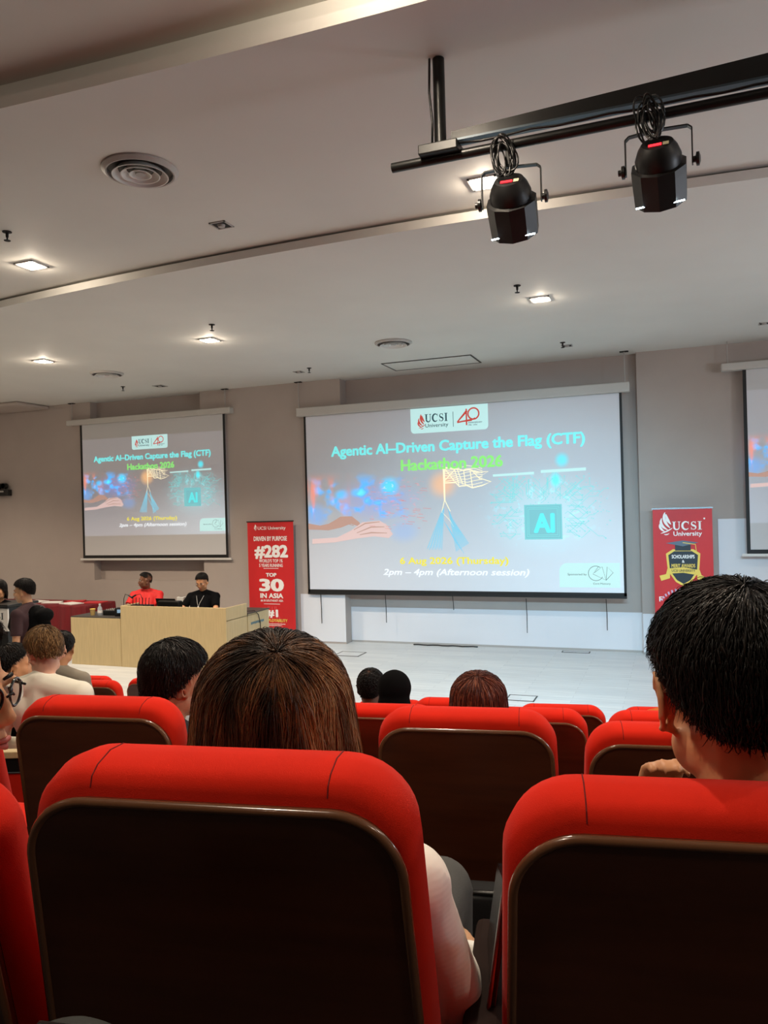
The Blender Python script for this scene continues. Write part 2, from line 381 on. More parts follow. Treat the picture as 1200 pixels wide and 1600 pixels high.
    layer((0.10, 0.35, 0.8), blob(1.7, .95, .35, .25), .35)
    layer((0.9, 0.45, 0.12), blob(2.36, 1.66, .30, .28), .75)
    layer((1.0, 0.3, 0.25), mul(mr(noise(14, 34, 1, 3), .60, .66), mul(mul(mr(X, 1.05, 1.25), mr(X, 2.15, 1.95)), mul(mr(Z, .95, 1.1), mr(Z, 1.85, 1.7)))), .35)
    layer((0.35, 0.9, 0.95), mul(mr(noise(9, 9, 3, 9), .56, .66), mul(blob(3.9, 1.25, 1.15, .75), one)), .40)
    layer((0.05, 0.35, 0.38), blob(3.9, 1.2, 1.1, .8), .45)
    layer((0.0, 0.85, 0.95), blob(4.18, 1.95, .13, .14), .8); layer((0.0, 0.85, 0.95), blob(4.08, 1.66, .10, .15), .9)
    tot = None      # sheet colour darkened under strong blobs to imitate saturated projected light
    for f_, s_ in dark:
        v = mul(f_, s_)
        if tot is None: tot = v
        else:
            a_ = N.new('ShaderNodeMath'); a_.operation = 'ADD'; L.new(tot, a_.inputs[0]); L.new(v, a_.inputs[1]); tot = a_.outputs[0]
    mx = N.new('ShaderNodeMix'); mx.data_type = 'RGBA'; mx.inputs[6].default_value = rgb(205, 205, 206); mx.inputs[7].default_value = rgb(96, 98, 112)
    cl_ = N.new('ShaderNodeClamp'); L.new(tot, cl_.inputs[0]); L.new(cl_.outputs[0], mx.inputs[0]); L.new(mx.outputs[2], b.inputs['Base Color'])
    L.new(acc, b.inputs['Emission Color']); b.inputs['Emission Strength'].default_value = 1.0
    return m
def flame(mb, x, z, s, y):
    def leaf(p0, p1, p2, wd):
        n = 12; P = [((1-t)**2*p0[0]+2*t*(1-t)*p1[0]+t*t*p2[0], (1-t)**2*p0[1]+2*t*(1-t)*p1[1]+t*t*p2[1]) for t in [i/n for i in range(n+1)]]
        mb.stroke([(x+s*a, z+s*b) for a, b in P], [s*wd*math.sin(PI*min(.97, .03+.94*i/n))**.7 for i in range(n+1)], y)
    leaf((.26, 1.0), (.12, .62), (.46, .30), .13); leaf((.30, .92), (.30, .70), (.50, .46), .13)
    leaf((.12, .74), (-.02, .42), (.36, .22), .12); leaf((.04, .50), (-.02, .28), (.24, .14), .10)
    leaf((.06, .06), (.34, .14), (.56, .30), .06); leaf((.20, .02), (.32, -.02), (.42, .06), .05)
def serif_word(mb, x, z, h, wtot, y):     # the four serif capitals U C S I
    k = wtot/2.62; q = h
    def P(a, b): return (x+a*k, z+b*q)
    def seg(a, b, w_): mb.stroke([P(*a), P(*b)], w_*k, y)
    # U
    mb.stroke([P(.17, .97), P(.17, .35)], .17*k, y); mb.stroke([P(.62, .97), P(.62, .35)], .07*k, y)
    mb.stroke([P(a, b) for a, b in arc(.395, .34, .225, .30, PI, 2*PI, 14)], [(.17-.10*i/14)*k for i in range(15)], y)
    for cx, ww in ((.17, .36), (.62, .26)): mb.poly([P(cx-ww/2, .94), P(cx+ww/2, .94), P(cx+ww/2, 1), P(cx-ww/2, 1)], y)
    # C
    n = 22; pts = arc(1.20, .5, .30, .46, .75, 2*PI-.75, n)
    mb.stroke([P(a, b) for a, b in pts], [(.05+.14*math.sin(PI*i/n))*k for i in range(n+1)], y)
    mb.stroke([P(1.44, .98), P(1.44, .66)], .05*k, y)
    # S
    pts = arc(1.88, .735, .17, .215, .5, PI*1.5-.35, 12)+arc(1.88, .265, .19, .22, PI/2-.35, -PI+.6, 12)
    nn = len(pts); mb.stroke([P(a, b) for a, b in pts], [(.05+.12*math.exp(-((i-nn/2)/5.5)**2))*k for i in range(nn)], y)
    mb.stroke([P(2.05, .98), P(2.05, .70)], .045*k, y); mb.stroke([P(1.68, .02), P(1.68, .30)], .045*k, y)
    # I
    mb.stroke([P(2.42, .97), P(2.42, .03)], .17*k, y)
    for zz in (.94, 0): mb.poly([P(2.24, zz), P(2.60, zz), P(2.60, zz+.06), P(2.24, zz+.06)], y)
def rrect(x0, z0, x1, z1, r, corners=(1, 1, 1, 1)):
    pts = []
    for (cx, cz, a0, on) in ((x1-r, z1-r, 0, corners[0]), (x0+r, z1-r, PI/2, corners[1]), (x0+r, z0+r, PI, corners[2]), (x1-r, z0+r, 1.5*PI, corners[3])):
        if on: pts += arc(cx, cz, r, r, a0, a0+PI/2, 6)
        else: pts.append((cx+(r if math.cos(a0+PI/4) > 0 else -r), cz+(r if math.sin(a0+PI/4) > 0 else -r)))
    return pts
def slide(sheet, z0, sc, y):
    """slide drawn in metres of the big screen, scaled by sc and lifted by z0; layers 1 mm apart"""
    def G(fn, name, m, dy, label=None):
        mb = MB(); fn(mb); mb.v = [(v[0]*sc, y-dy, v[2]*sc+z0) for v in mb.v]
        o = mb.obj(name, m, sheet)
        if label: o['label'] = label
        return o
    def T(name, body, m, x, z, wd, ht, bold, dy, shear=0, align='L'):
        return text_obj(name, body, m, sheet, x*sc, z*sc+z0, wd*sc, ht*sc, y-dy, bold, align, shear)
    G(lambda b: b.poly(rrect(1.865, 2.47, 3.10, 2.857, .06, (0, 0, 1, 1))), 'logo_box', E_BOX, .002)
    G(lambda b: flame(b, 1.98, 2.535, .23, 0), 'flame_logo', E_RED, .004)
    def uc(b): serif_word(b, 2.10, 2.635, .125, .37, 0)
    G(uc, 'logo_lettering', E_DK, .004)
    T('logo_lettering', 'University', E_DK, 2.105, 2.555, .37, .06, .004, .004)
    G(lambda b: b.stroke([(2.555, 2.54), (2.555, 2.77)], .008), 'logo_rule', E_DK, .004)
    def forty(b):
        b.stroke([(2.85, 2.62), (2.62, 2.60), (2.78, 2.765)], .022); b.stroke([(2.62, 2.60), (2.87, 2.635), (2.90, 2.65)], .022); b.stroke([(2.765, 2.80), (2.765, 2.55)], .022)
        b.stroke(arc(2.875, 2.72, .085, .085, 0, 2*PI, 28), .022); b.stroke([(2.62, 2.605), (2.765, 2.77)], .022)
    G(forty, 'anniversary_logo', E_RED, .004)
    T('logo_lettering', 'ANNIVERSARY', E_DK, 2.79, 2.575, .22, .022, .01, .004); T('logo_lettering', '1986 - 2026', E_DK, 2.79, 2.542, .14, .018, .01, .004)
    T('slide_title', 'Agentic AI\u2013Driven Capture the Flag (CTF)', E_TITLE, .49, 2.185, 4.02, .165, .036, .004)
    T('slide_title', 'Hackathon 2026', E_HACK, 1.69, 1.90, 1.61, .175, .036, .004)
    T('slide_date', '6 Aug 2026 (Thursday)', E_DATE, 1.63, .43, 1.72, .105, .022, .004)
    T('slide_date', '2pm \u2013 4pm (Afternoon session)', E_WHT, 1.34, .255, 2.32, .10, .022, .004, shear=.25)
    G(lambda b: b.poly(rrect(4.10, .085, 4.955, .44, .12, (0, 1, 0, 0))), 'sponsor_box', E_BOX, .002)
    def spl(b):
        b.stroke(arc(4.62, .29, .105, .105, .9, 2*PI-.5, 24), .006)
        b.stroke([(4.66, .39), (4.58, .28), (4.76, .19), (4.71, .385), (4.60, .30)], .005)
        b.stroke([(4.76, .19), (4.78, .385), (4.86, .30), (4.76, .19)], .005)
    G(spl, 'sponsor_emblem', E_DK, .004)
    T('sponsor_lettering', 'Sponsored by', E_DK, 4.22, .262, .27, .030, .0, .004); T('sponsor_lettering', 'Core Memory', E_DK, 4.58, .13, .24, .026, .0, .004)
    # flag on the peak
    def flag(b):
        b.stroke([(2.385, 1.94), (2.385, 1.40)], [.035, .018]); 
        for k in range(7):
            z = 1.70+.035*k
            pts = [(2.39+.12*i, z+.03*math.sin(i*1.5+k*.5)-.012*i*(1-k/7)) for i in range(6)]
            b.stroke(pts, .008)
        b.stroke([(2.40, 1.92), (2.62, 1.88), (2.70, 1.86), (2.80, 1.87), (2.90, 1.82), (3.08, 1.83), (2.93, 1.74), (3.12, 1.67), (2.98, 1.62), (2.83, 1.59), (2.74, 1.63), (2.62, 1.62), (2.57, 1.68), (2.40, 1.68)], .016)
        for a, c in (((2.55, 1.90), (2.62, 1.64)), ((2.60, 1.88), (2.68, 1.65)), ((2.70, 1.86), (2.72, 1.64)), ((2.80, 1.86), (2.83, 1.60)), ((2.84, 1.84), (2.95, 1.72)), ((2.40, 1.90), (2.55, 1.70)), ((2.40, 1.72), (2.56, 1.88))): b.stroke([a, c], .011)
        b.stroke([(2.385, 1.42), (2.33, 1.22)], .010); b.stroke([(2.385, 1.42), (2.47, 1.24)], .010); b.stroke([(2.33, 1.24), (2.46, 1.10), (2.52, 1.0)], .006)
    G(flag, 'flag_picture', E_GOLD, .003)
    def mount(b):
        for i in range(16):
            t = i/15; b.stroke([(2.33+.04*t, 1.24+.05*t), (2.08+.24*t, .66+.02*math.sin(i*2))], .007)
            b.stroke([(2.44+.06*t, 1.28-.16*t), (2.55+.20*t, .62+.12*t)], .007)
        for i in range(5): b.stroke([(2.36+.02*i, 1.10-.03*i), (2.55+.03*i, .75-.04*i)], .006)
    G(mount, 'mountain_picture', E_BLU, .003)
    # hands on the keyboard
    G(lambda b: b.poly([(.03, 1.10), (.25, 1.06), (.42, 1.09), (.62, 1.20), (.82, 1.20), (.95, 1.10), (.98, 1.02), (.80, 1.08), (.62, 1.02), (.40, .98), (.03, 1.0)]), 'hand_picture', E_SK2, .002)
    G(lambda b: b.poly([(.10, .84), (.55, .86), (.80, .97), (1.0, 1.10), (1.30, 1.12), (1.42, 1.05), (1.52, .90), (1.45, .84), (1.20, .87), (.90, .84), (.50, .78), (.10, .76)]), 'hand_picture', E_SK1, .003)
    def fing(b):
        for a, c, d in (((.85, .98), (1.05, 1.08), (1.30, 1.10)), ((.90, .93), (1.15, 1.02), (1.38, 1.02)), ((.95, .90), (1.15, .93), (1.42, .92))): b.stroke([a, c, d], [.01, .02, .01])
        b.stroke([(.42, 1.09), (.60, 1.17), (.80, 1.17), (.93, 1.08)], .012); b.stroke([(.55, 1.05), (.75, 1.08), (.85, 1.05)], .012)
    G(fing, 'finger_line', E_SK2, .004)
    # lines of code and circuit board
    rr = random.Random(3)
    def code(b):
        for i in range(46):
            x = rr.uniform(1.1, 2.05); z = rr.uniform(1.0, 1.78)-.10*(x-1.1); l = rr.uniform(.03, .13)
            b.stroke([(x, z), (x+l, z-.10*l)], .007)
    G(code, 'code_lines', E_PINK, .003)
    def circ(b):
        for i in range(90):
            sgn = rr.choice((-1, 1)); top = rr.random() < .35
            if top: x = rr.uniform(3.2, 4.6); z = rr.uniform(1.33, 1.5); pts = [(x, z)]; d = (0, 1)
            else: x = 3.88+sgn*rr.uniform(.32, .45); z = rr.uniform(.85, 1.6); pts = [(x, z)]; d = (sgn, 0)
            for k in range(rr.randint(2, 5)):
                l = rr.uniform(.04, .18); q = rr.choice((d, (d[0] or rr.choice((-1, 1)), d[1] or rr.choice((-1, 1)))))
                x += q[0]*l*.8; z += q[1]*l*.7
                if 3.1 < x < 4.9 and .75 < z < 1.80: pts.append((x, z))
            if len(pts) > 1: b.stroke(pts, .006)
            b.poly([(pts[-1][0]-.008, pts[-1][1]-.008), (pts[-1][0]+.008, pts[-1][1]-.008), (pts[-1][0]+.008, pts[-1][1]+.008), (pts[-1][0]-.008, pts[-1][1]+.008)])
        for i in range(110):
            x = rr.uniform(3.2, 4.85); z = rr.uniform(.9, 1.8)
            b.poly([(x, z), (x+.014, z), (x+.014, z+.01), (x, z+.01)])
    G(circ, 'circuit_picture', E_CY, .002)
    G(lambda b: (b.poly([(3.15, 1.745), (3.77, 1.755), (3.77, 1.795), (3.15, 1.78)]), b.poly([(3.87, 1.77), (4.52, 1.78), (4.52, 1.825), (3.87, 1.815)])), 'light_streak', E_BOX, .003)
    G(lambda b: b.poly([(3.61, .79), (4.16, .79), (4.16, 1.305), (3.61, 1.305)]), 'chip_picture', E_CHIP, .003)
    def chipl(b):
        for i in (.0, .03, .055): b.stroke([(3.62+i, .80+i), (4.15-i, .80+i), (4.15-i, 1.295-i), (3.62+i, 1.295-i), (3.62+i, .80+i)], .009)
    G(chipl, 'chip_outline', E_CY, .004)
    T('chip_lettering', 'AI', E_CY2, 3.76, .90, .28, .28, .05, .005)

# ------------------------------------------------------------------ projection screens
YS = 11.33
BORDER = mat('black_screen_border', rgb(14, 14, 14), 0.6)
HOUSE = mat('screen_case_grey', rgb(190, 186, 180), 0.5)
def screen(x0, x1, zb, zt, hx0, hx1, hz0, hz1, label, z0, sc, rods, full):
    W, H = x1-x0, zt-zb
    r = empty('projection_screen', (x0, YS, zb), 0, label, 'projection screen', 'roll down screens on the front wall')
    sh = MB().box((0, 0, 0), (W, .003, H)).obj('sheet', sheet_mat('projected_picture', z0, sc, W, H), r)
    bw = .045 if not full else .035
    bd = MB(); bd.box((0, -.003, 0), (bw, 0, H)); bd.box((W-bw, -.003, 0), (W, 0, H)); bd.box((0, -.003, 0), (W, 0, bw+.01)); bd.obj('border', BORDER, r)
    MB().box((-.06 if not full else 0, -.012, -.035), (W+(.06 if not full else 0), .015, 0)).obj('weight_bar', WHITE if not full else BORDER, r)
    c = MB().box((hx0-x0, -.07, hz0-zb), (hx1-x0, .07, hz1-zb)).obj('case', HOUSE, r, bevel=.012)
    for q in rods:
        MB().tube([(q-x0, 0, hz1-zb), (q-x0, 0, Z1-zb)], .008, 8).obj('hanging_rod', GREYW, r)
        MB().box((q-x0-.06, -.03, Z1-zb-.012), (q-x0+.06, .03, Z1-zb)).obj('ceiling_plate', DARK, r)
    slide(sh, z0, sc, 0)
    return r
screen(-5.636, -.646, .838, 3.71, -5.74, -.535, 3.712, 3.85, 'large centre screen above the white wall panels, hanging in the wall recess', .035, .99, (-5.72, -.60), True)
left = screen(-10.24, -7.13, 1.405, 3.87, -10.50, -6.99, 3.865, 3.965, 'smaller screen at the left, hanging above the birch desk', .41, .622, (-10.42, -7.12), False)
rt = copy_tree(left); rt.location = (.905, YS, 1.43); rt['label'] = 'smaller screen cut off by the right edge of the photo'
# short pull cords under the centre screen
for px, y0, y1 in ((501, 927, 974), (602, 930, 973), (707, 931, 953), (822, 935, 989), (947, 936, 985)):
    a = on_y(px, y0, YS+.02); b = on_y(px+2, y1, YS+.02)
    o = MB().tube([a, (a+b)/2+Vector((.004, 0, 0)), b], .006, 6).obj('cord', BLACK)
    tag(o, 'thin black cord hanging below the centre screen, %s' % {501: 'first from the left', 602: 'second from the left', 707: 'the shortest, in the middle', 822: 'the longest, right of the middle', 947: 'last on the right'}[px], 'cord', 'cords under the centre screen')

# ------------------------------------------------------------------ ceiling fittings
GLOW = emis('lamp_diffuser', (1.0, 0.93, 0.78, 1), 14.0)
GLOW2 = emis('lamp_reflector', (1.0, 0.93, 0.80, 1), 1.3)
lab = {0: 'square downlight at the far left, above the left screen', 1: 'square downlight left of the middle, beside a sprinkler', 2: 'square downlight above the right end of the centre screen',
       6: 'bright square downlight near the ceiling step, left of the photo', 7: 'bright square downlight half hidden behind the left stage lantern'}
for i, (x, y, z) in enumerate(LAMPS):
    if i not in lab: continue
    r = empty('ceiling_light', (x, y, z), 0, lab[i], 'ceiling light', 'square downlights')
    s = .10
    f = MB()
    for a, b in (((-s, -s), (s, -s+.015)), ((-s, s-.015), (s, s)), ((-s, -s), (-s+.015, s)), ((s-.015, -s), (s, s))): f.box((a[0], a[1], -.010), (b[0], b[1], 0))
    f.obj('frame', WHITE, r)
    MB().box((-s+.015, -s+.015, -.004), (s-.015, s-.015, -.001)).obj('diffuser', GLOW2 if i in (1, 2) else GLOW, r)
    MB().lathe([(.045, -.009), (.045, -.004)], n=20).obj('bulb', GLOW, r)
def diffuser(x, y, z, R, label, tilt=0):
    r = empty('air_diffuser', (x, y, z), 0, label, 'air vent', 'round ceiling diffusers')
    MB().lathe([(R*.86, -.001), (R*1.0, -.001), (R*1.0, -.012), (R*.90, -.030), (R*.86, -.028), (R*.86, -.001)], n=48, cap=False).obj('rim', GREYW, r, smooth=False, auto=.6)
    MB().lathe([(R*.9, -.003), (.001, -.003)], n=32, cap=False).obj('duct', DESKTOP, r)
    for k, q in enumerate((.74, .52, .30)):
        MB().lathe([(R*q, -.045+.004*k), (R*(q-.03), -.045+.004*k), (R*(q-.17), -.006), (R*(q-.15), -.004), (R*q, -.045+.004*k)], n=40, cap=False).obj('cone', WHITE, r, auto=.6)
    MB().lathe([(.001, -.035), (R*.13, -.035), (R*.15, -.010)], n=24, cap=False).obj('centre_disc', GREYW, r)
    return r
diffuser(-3.17, 4.11, Z2, .24, 'large round air diffuser nearest the camera, left of the stage lanterns')
diffuser(-3.31, 9.28, Z1, .24, 'round air diffuser in front of the access panel')
diffuser(-7.83, 9.25, Z1, .24, 'round air diffuser above the left screen')
for (px, py, z, lb) in ((11, 362, Z2, 'at the left edge above the bright downlight'), (331, 507, Z1, 'just behind the lit downlight left of the middle'), (808, 446, Z1, 'beside the downlight above the centre screen'),
                        (483, 575, Z1, 'near the left end of the centre screen'), (192, 604, Z1, 'above the left screen'), (879, 535, Z1, 'near the right end of the centre screen')):
    p = on_z(px, py, z); r = empty('sprinkler', (p.x, p.y, z), 0, 'small ceiling sprinkler ' + lb, 'sprinkler', 'ceiling sprinklers')
    MB().lathe([(.035, 0), (.035, -.006), (.012, -.008), (.010, -.045)], n=16).obj('stem', DARK, r)
    MB().lathe([(.006, -.045), (.006, -.065), (.025, -.068), (.025, -.071)], n=16).obj('deflector', DARK, r)
for (px, py, z, s, lb) in ((346, 351, Z2, .07, 'square recessed detector near the ceiling step'), (250, 603, Z1, .09, 'small square fitting above the left screen'), (467, 581, Z1, .07, 'small square plate left of the centre screen'), (886, 540, Z1, .07, 'small square fitting above the right end of the centre screen'), (1194, 505, Z1, .06, 'small square fitting at the right edge of the photo')):
    p = on_z(px, py, z); r = empty('ceiling_detector', (p.x, p.y, z), 0, lb, 'ceiling fitting', 'small ceiling fittings')
    f = MB()
    for a, b in (((-s, -s), (s, -s+.012)), ((-s, s-.012), (s, s)), ((-s, -s), (-s+.012, s)), ((s-.012, -s), (s, s))): f.box((a[0], a[1], -.008), (b[0], b[1], 0))
    f.obj('frame', GREYW, r); MB().box((-s+.012, -s+.012, -.003), (s-.012, s-.012, -.001)).obj('recess', DARK, r)
    MB().lathe([(.03, -.003), (.025, -.02), (.001, -.024)], n=16, cap=False).obj('sensor', GREYW, r)
pa = MB(); pa.box((-3.93, 10.53, Z1-.006), (-2.62, 11.12, Z1)); o = pa.obj('access_panel', CEIL)
tag(o, 'rectangular access panel flush in the ceiling before the centre screen', 'access panel')
fr_ = MB()
for a, b in (((-3.95, 10.51), (-2.60, 10.53)), ((-3.95, 11.12), (-2.60, 11.14)), ((-3.95, 10.53), (-3.93, 11.12)), ((-2.62, 10.53), (-2.60, 11.12))): fr_.box((a[0], a[1], Z1-.010), (b[0], b[1], Z1))
fo = fr_.obj('panel_frame', DESKTOP); fo.parent = o

# lighting bar with two lanterns
YT = 3.7
bar = empty('lighting_bar', (-1.04, YT, Z2), 0, 'black lighting bar hung from the ceiling at the upper right', 'lighting bar')
def bl(p): return (p[0]+1.04, p[1]-YT, p[2]-Z2)
MB().tube([bl((-1.30, YT, 3.878)), bl((2.6, YT, 3.90))], .024, 16).obj('pipe', BLKMET, bar, auto=.8)
MB().tube([bl((-1.042, YT, 3.93)), bl((-1.042, YT, Z2-.003))], .030, 16).obj('drop_pole', BLKMET, bar, auto=.8)
MB().tube([bl((-1.082, YT-.02, Z2-.003)), bl((-1.085, YT-.03, 4.2)), bl((-1.072, YT-.03, 4.05)), bl((-1.08, YT-.02, 3.93))], .006, 6).obj('pole_cable', BLACK, bar, smooth=True)
MB().tube([bl((2.0, YT, 3.93)), bl((2.0, YT, Z2-.003))], .030, 16).obj('drop_pole', BLKMET, bar, auto=.8)
pl = MB(); a, b = -1.0, 2.5
vs = [bl(p) for p in ((a, YT+.05, 3.955), (b, YT+.05, 3.955), (b, YT+.05, 4.17), (a, YT+.05, 4.028), (a, YT+.06, 3.955), (b, YT+.06, 3.955), (b, YT+.06, 4.17), (a, YT+.06, 4.028))]
pl.add(vs, [(0, 1, 2, 3), (5, 4, 7, 6), (4, 0, 3, 7), (1, 5, 6, 2), (3, 2, 6, 7), (4, 5, 1, 0)]); pl.obj('side_plate', BLKMET, bar)
MB().box(bl((a, YT-.02, 3.945)), bl((b, YT+.05, 3.955))).obj('lower_flange', mat('blue_grey_flange', rgb(60, 74, 84), .4, metal=.3), bar)
MB().box(bl((-1.14, YT-.07, 3.885)), bl((-.94, YT+.06, 3.935))).obj('clamp_plate', BLKMET, bar, bevel=.006)
MB().tube([bl((-.95+.12*i, YT-.03, 3.925-.012*abs(math.sin(i*1.1)))) for i in range(26)], .006, 6).obj('power_cable', BLACK, bar, smooth=True)
LED = emis('led_white', (0.75, 0.92, 1, 1), 12); REDD = emis('red_display', (1, 0.02, 0.03, 1), 3.0)
def lantern(x, z, label, flip):
    r = empty('stage_lantern', (x, YT, 3.87), .05*flip, label, 'stage light', 'stage lanterns on the lighting bar')
    dz = z-3.87
    # can: rear dome tipped up towards the camera, open end down and away
    T = Matrix.Translation((0, 0, dz)) @ Matrix.Rotation(math.radians(46), 4, 'X')
    def lt(prof, n, name, m, auto=None, rot=0):
        mb = MB(); mb.lathe(prof, n=n, axis='Z'); R2 = Matrix.Rotation(rot, 4, 'Z'); mb.v = [tuple(T @ (R2 @ Vector(v))) for v in mb.v]; return mb.obj(name, m, r, auto=auto)
    lt([(.108, -.155), (.118, -.150), (.122, -.02), (.122, .015), (.10, .02)], 10, 'can', LANT, rot=.3)
    lt([(.100, .015), (.100, .05), (.085, .09), (.068, .115), (.055, .118)], 28, 'rear_dome', LANT, auto=.5)
    lt([(.050, .1185), (.001, .1185)], 24, 'rear_plate', BLACK)
    lt([(.098, -.157), (.001, -.157)], 24, 'lens', emis('lens_glow', (.6, .8, 1, 1), 4.0))
    def bx(a, b, name, m):
        mb = MB(); mb.box(a, b, T); return mb.obj(name, m, r)
    bx((-.035, -.040, .119), (.020, -.022, .122), 'display', REDD)
    bx((.025, -.045, .119), (.050, -.015, .121), 'sticker', mat('cream_sticker', rgb(190, 185, 150), .6))
    for s in (-1, 1):
        mb = MB(); mb.tube([T @ Vector((s*.075-.03, -.099, -.125)), T @ Vector((s*.075+.03, -.090, -.125))], .0035, 6); mb.obj('led_slot', LED, r)
        MB().lathe([(.014, 0), (.014, .012), (.030, .016), (.030, .028), (.012, .034)], n=14, axis='X', c=(s*.142 if s > 0 else -.142-.034, 0, dz+.01)).obj('knob', BLACK, r, auto=.6)
    y = MB(); pts = [(-.142, 0, dz-.01), (-.142, 0, dz+.15), (-.125, 0, dz+.165), (0, 0, dz+.172), (.125, 0, dz+.165), (.142, 0, dz+.15), (.142, 0, dz-.01)]
    L = [[(p[0], -.014, p[2]), (p[0], .014, p[2])] for p in pts]
    for i in range(len(pts)-1):
        a, b = pts[i], pts[i+1]; d = (Vector(b)-Vector(a)); n = Vector((-d.z, 0, d.x)).normalized()*.003
        vs = [Vector(a)+n+Vector((0, -.014, 0)), Vector(b)+n+Vector((0, -.014, 0)), Vector(b)+n+Vector((0, .014, 0)), Vector(a)+n+Vector((0, .014, 0)),
              Vector(a)-n+Vector((0, -.014, 0)), Vector(b)-n+Vector((0, -.014, 0)), Vector(b)-n+Vector((0, .014, 0)), Vector(a)-n+Vector((0, .014, 0))]
        y.add(vs, [(0, 1, 2, 3), (7, 6, 5, 4), (0, 4, 5, 1), (1, 5, 6, 2), (2, 6, 7, 3), (3, 7, 4, 0)])
    y.obj('yoke', BLKMET, r)
    MB().box((-.02, -.03, dz+.172), (.02, .03, .02)).obj('hook_clamp', BLKMET, r, bevel=.004)
    cb = MB(); q = random.Random(int(x*100))
    for k in range(9):
        cx = -.03+q.uniform(-.02, .02); cz = dz+.20+q.uniform(-.025, .025); rx = q.uniform(.022, .062); rz = q.uniform(.07, .105); ph = q.uniform(0, .6)
        cb.tube([(cx+rx*math.cos(t+ph), -.05+.012*math.sin(2*t+k), cz+rz*math.sin(t)) for t in [2*PI*i/20 for i in range(21)]], .0045, 6)
    cb.tube([(-.03, -.05, dz+.13), (-.02, -.06, dz+.11), (-.015, -.055, dz+.08)], .006, 6); cb.obj('coiled_cable', BLACK, r, smooth=True)
    return r
lantern(-.695, 3.60, 'black stage lantern at the left, in front of the bright downlight', 1)
lantern(-.025, 3.645, 'black stage lantern at the right, against the plain ceiling', -1)

# emergency light on the front wall at the left
p = on_y(9, 767, YL); r = empty('emergency_light', (p.x, YL, p.z), 0, 'black twin-head emergency light on the wall at the left edge', 'emergency light')
MB().box((-.16, -.10, -.10), (.16, 0, .02)).obj('battery_box', BLACK, r, bevel=.01)
for s in (-1, 1):
    MB().lathe([(.05, 0), (.06, -.02), (.055, -.09), (.05, -.09)], n=20, axis='Y', c=(s*.075-.02, -.03, .09)).obj('lamp_head', BLACK, r, auto=.6)
    MB().lathe([(.05, -.091), (.001, -.091)], n=20, axis='Y', c=(s*.075-.02, -.03, .09)).obj('lens', GREYW, r)
MB().box((-.05, -.104, -.03), (.05, -.10, .0)).obj('label_plate', GREYW, r)

# ------------------------------------------------------------------ roll-up banners
BRED = mat('banner_red', rgb(205, 38, 40), 0.5, vary=(1.2, .16, (1.5, 1, .6)))
PW = mat('banner_white_print', rgb(245, 240, 235), 0.5); PY = mat('banner_yellow_print', rgb(240, 205, 90), 0.5); PD = mat('banner_dark_print', rgb(36, 44, 52), 0.5)
PG = mat('banner_grey_print', rgb(95, 110, 125), .5)
def banner(x, y, rz, wd, h, label):
    r = empty('roll_up_banner', (x, y, 0), rz, label, 'banner', 'roll up banners at the front wall')
    MB().box((-wd/2, 0, .08), (wd/2, .002, h)).obj('banner_sheet', BRED, r)
    MB().box((-wd/2-.01, -.01, h), (wd/2+.01, .012, h+.02)).obj('top_rail', CHROME, r)
    MB().box((-wd/2-.03, -.06, 0), (wd/2+.03, .06, .08)).obj('base_case', CHROME, r, bevel=.01)
    MB().tube([(0, .03, .08), (0, .03, h)], .008, 8).obj('pole', CHROME, r)
    return r, r.children[0]
r, s = banner(-6.27, 11.25, 0, .86, 2.0, 'red roll-up banner with #282 and TOP 30, between left and centre screens')
Wd = .86
def BT(body, m, cx, z, w_, h_, bold=.03, y=-.004, name='banner_lettering'): return text_obj(name, body, m, s, cx, z, w_, h_, y, bold, 'C')
fl = MB(); flame(fl, -.30, 1.865, .10, -.004); fl.obj('flame_logo', PW, s)
BT('UCSI University', PW, .03, 1.875, .52, .055, .01)
BT('DRIVEN BY PURPOSE', PW, 0, 1.69, .62, .075, .03)
BT('#282', PW, .01, 1.42, .60, .20, .05)
BT("WORLD'S TOP 1%", PW, .0, 1.33, .44, .055, .02); BT('5 YEARS RUNNING', PW, .0, 1.255, .44, .055, .02)
BT('TOP', PW, .0, 1.095, .19, .06, .05); BT('30', PW, .0, .86, .42, .20, .05); BT('IN ASIA', PW, .0, .74, .42, .08, .04); BT('#6 IN SOUTHEAST ASIA', PW, .0, .68, .42, .035, .02)
BT('#1', PW, .0, .43, .20, .12, .05); BT('FOR EMPLOYABILITY', PY, .0, .345, .56, .05, .03)
ru = MB()
for z, w_ in ((1.23, .28), (.64, .30), (.31, .48), (.285, .34)): ru.stroke([(-w_/2, z), (w_/2, z)], .008, -.004)
ru.obj('banner_rule', PW, s)
lo = MB()
for a in (-.20, -.13, .0, .13, .20): lo.stroke([(a*1.2, .10), (a*.35, .60)], .010, -.002)
lo.obj('tower_picture', mat('banner_pale_red_print', rgb(226, 92, 96), .5), s)
r, s = banner(.105, 11.28, 0, .76, 2.05, 'red roll-up banner with graduation cap shield, right of the centre screen')
fl = MB(); flame(fl, -.30, 1.70, .31, -.004); fl.obj('flame_logo', PW, s)
sw = MB(); serif_word(sw, -.13, 1.765, .115, .38, -.004); sw.obj('banner_lettering', PW, s)
BT('University', PW, .065, 1.685, .36, .062, .02); MB().poly(arc(.28, 1.915, .012, .012, 0, 2*PI, 12), -.004).obj('banner_dot', PW, s)
sh = [(-.13, 1.50), (-.22, 1.44), (-.20, 1.20), (-.10, 1.05), (0, .99), (.10, 1.05), (.20, 1.20), (.22, 1.44), (.13, 1.50)]
MB().poly([(a, b) for a, b in sh], -.003).obj('shield_picture', PY, s)
MB().poly([(a*.86, 1.27+(b-1.27)*.88) for a, b in sh], -.004).obj('shield_picture', PD, s)
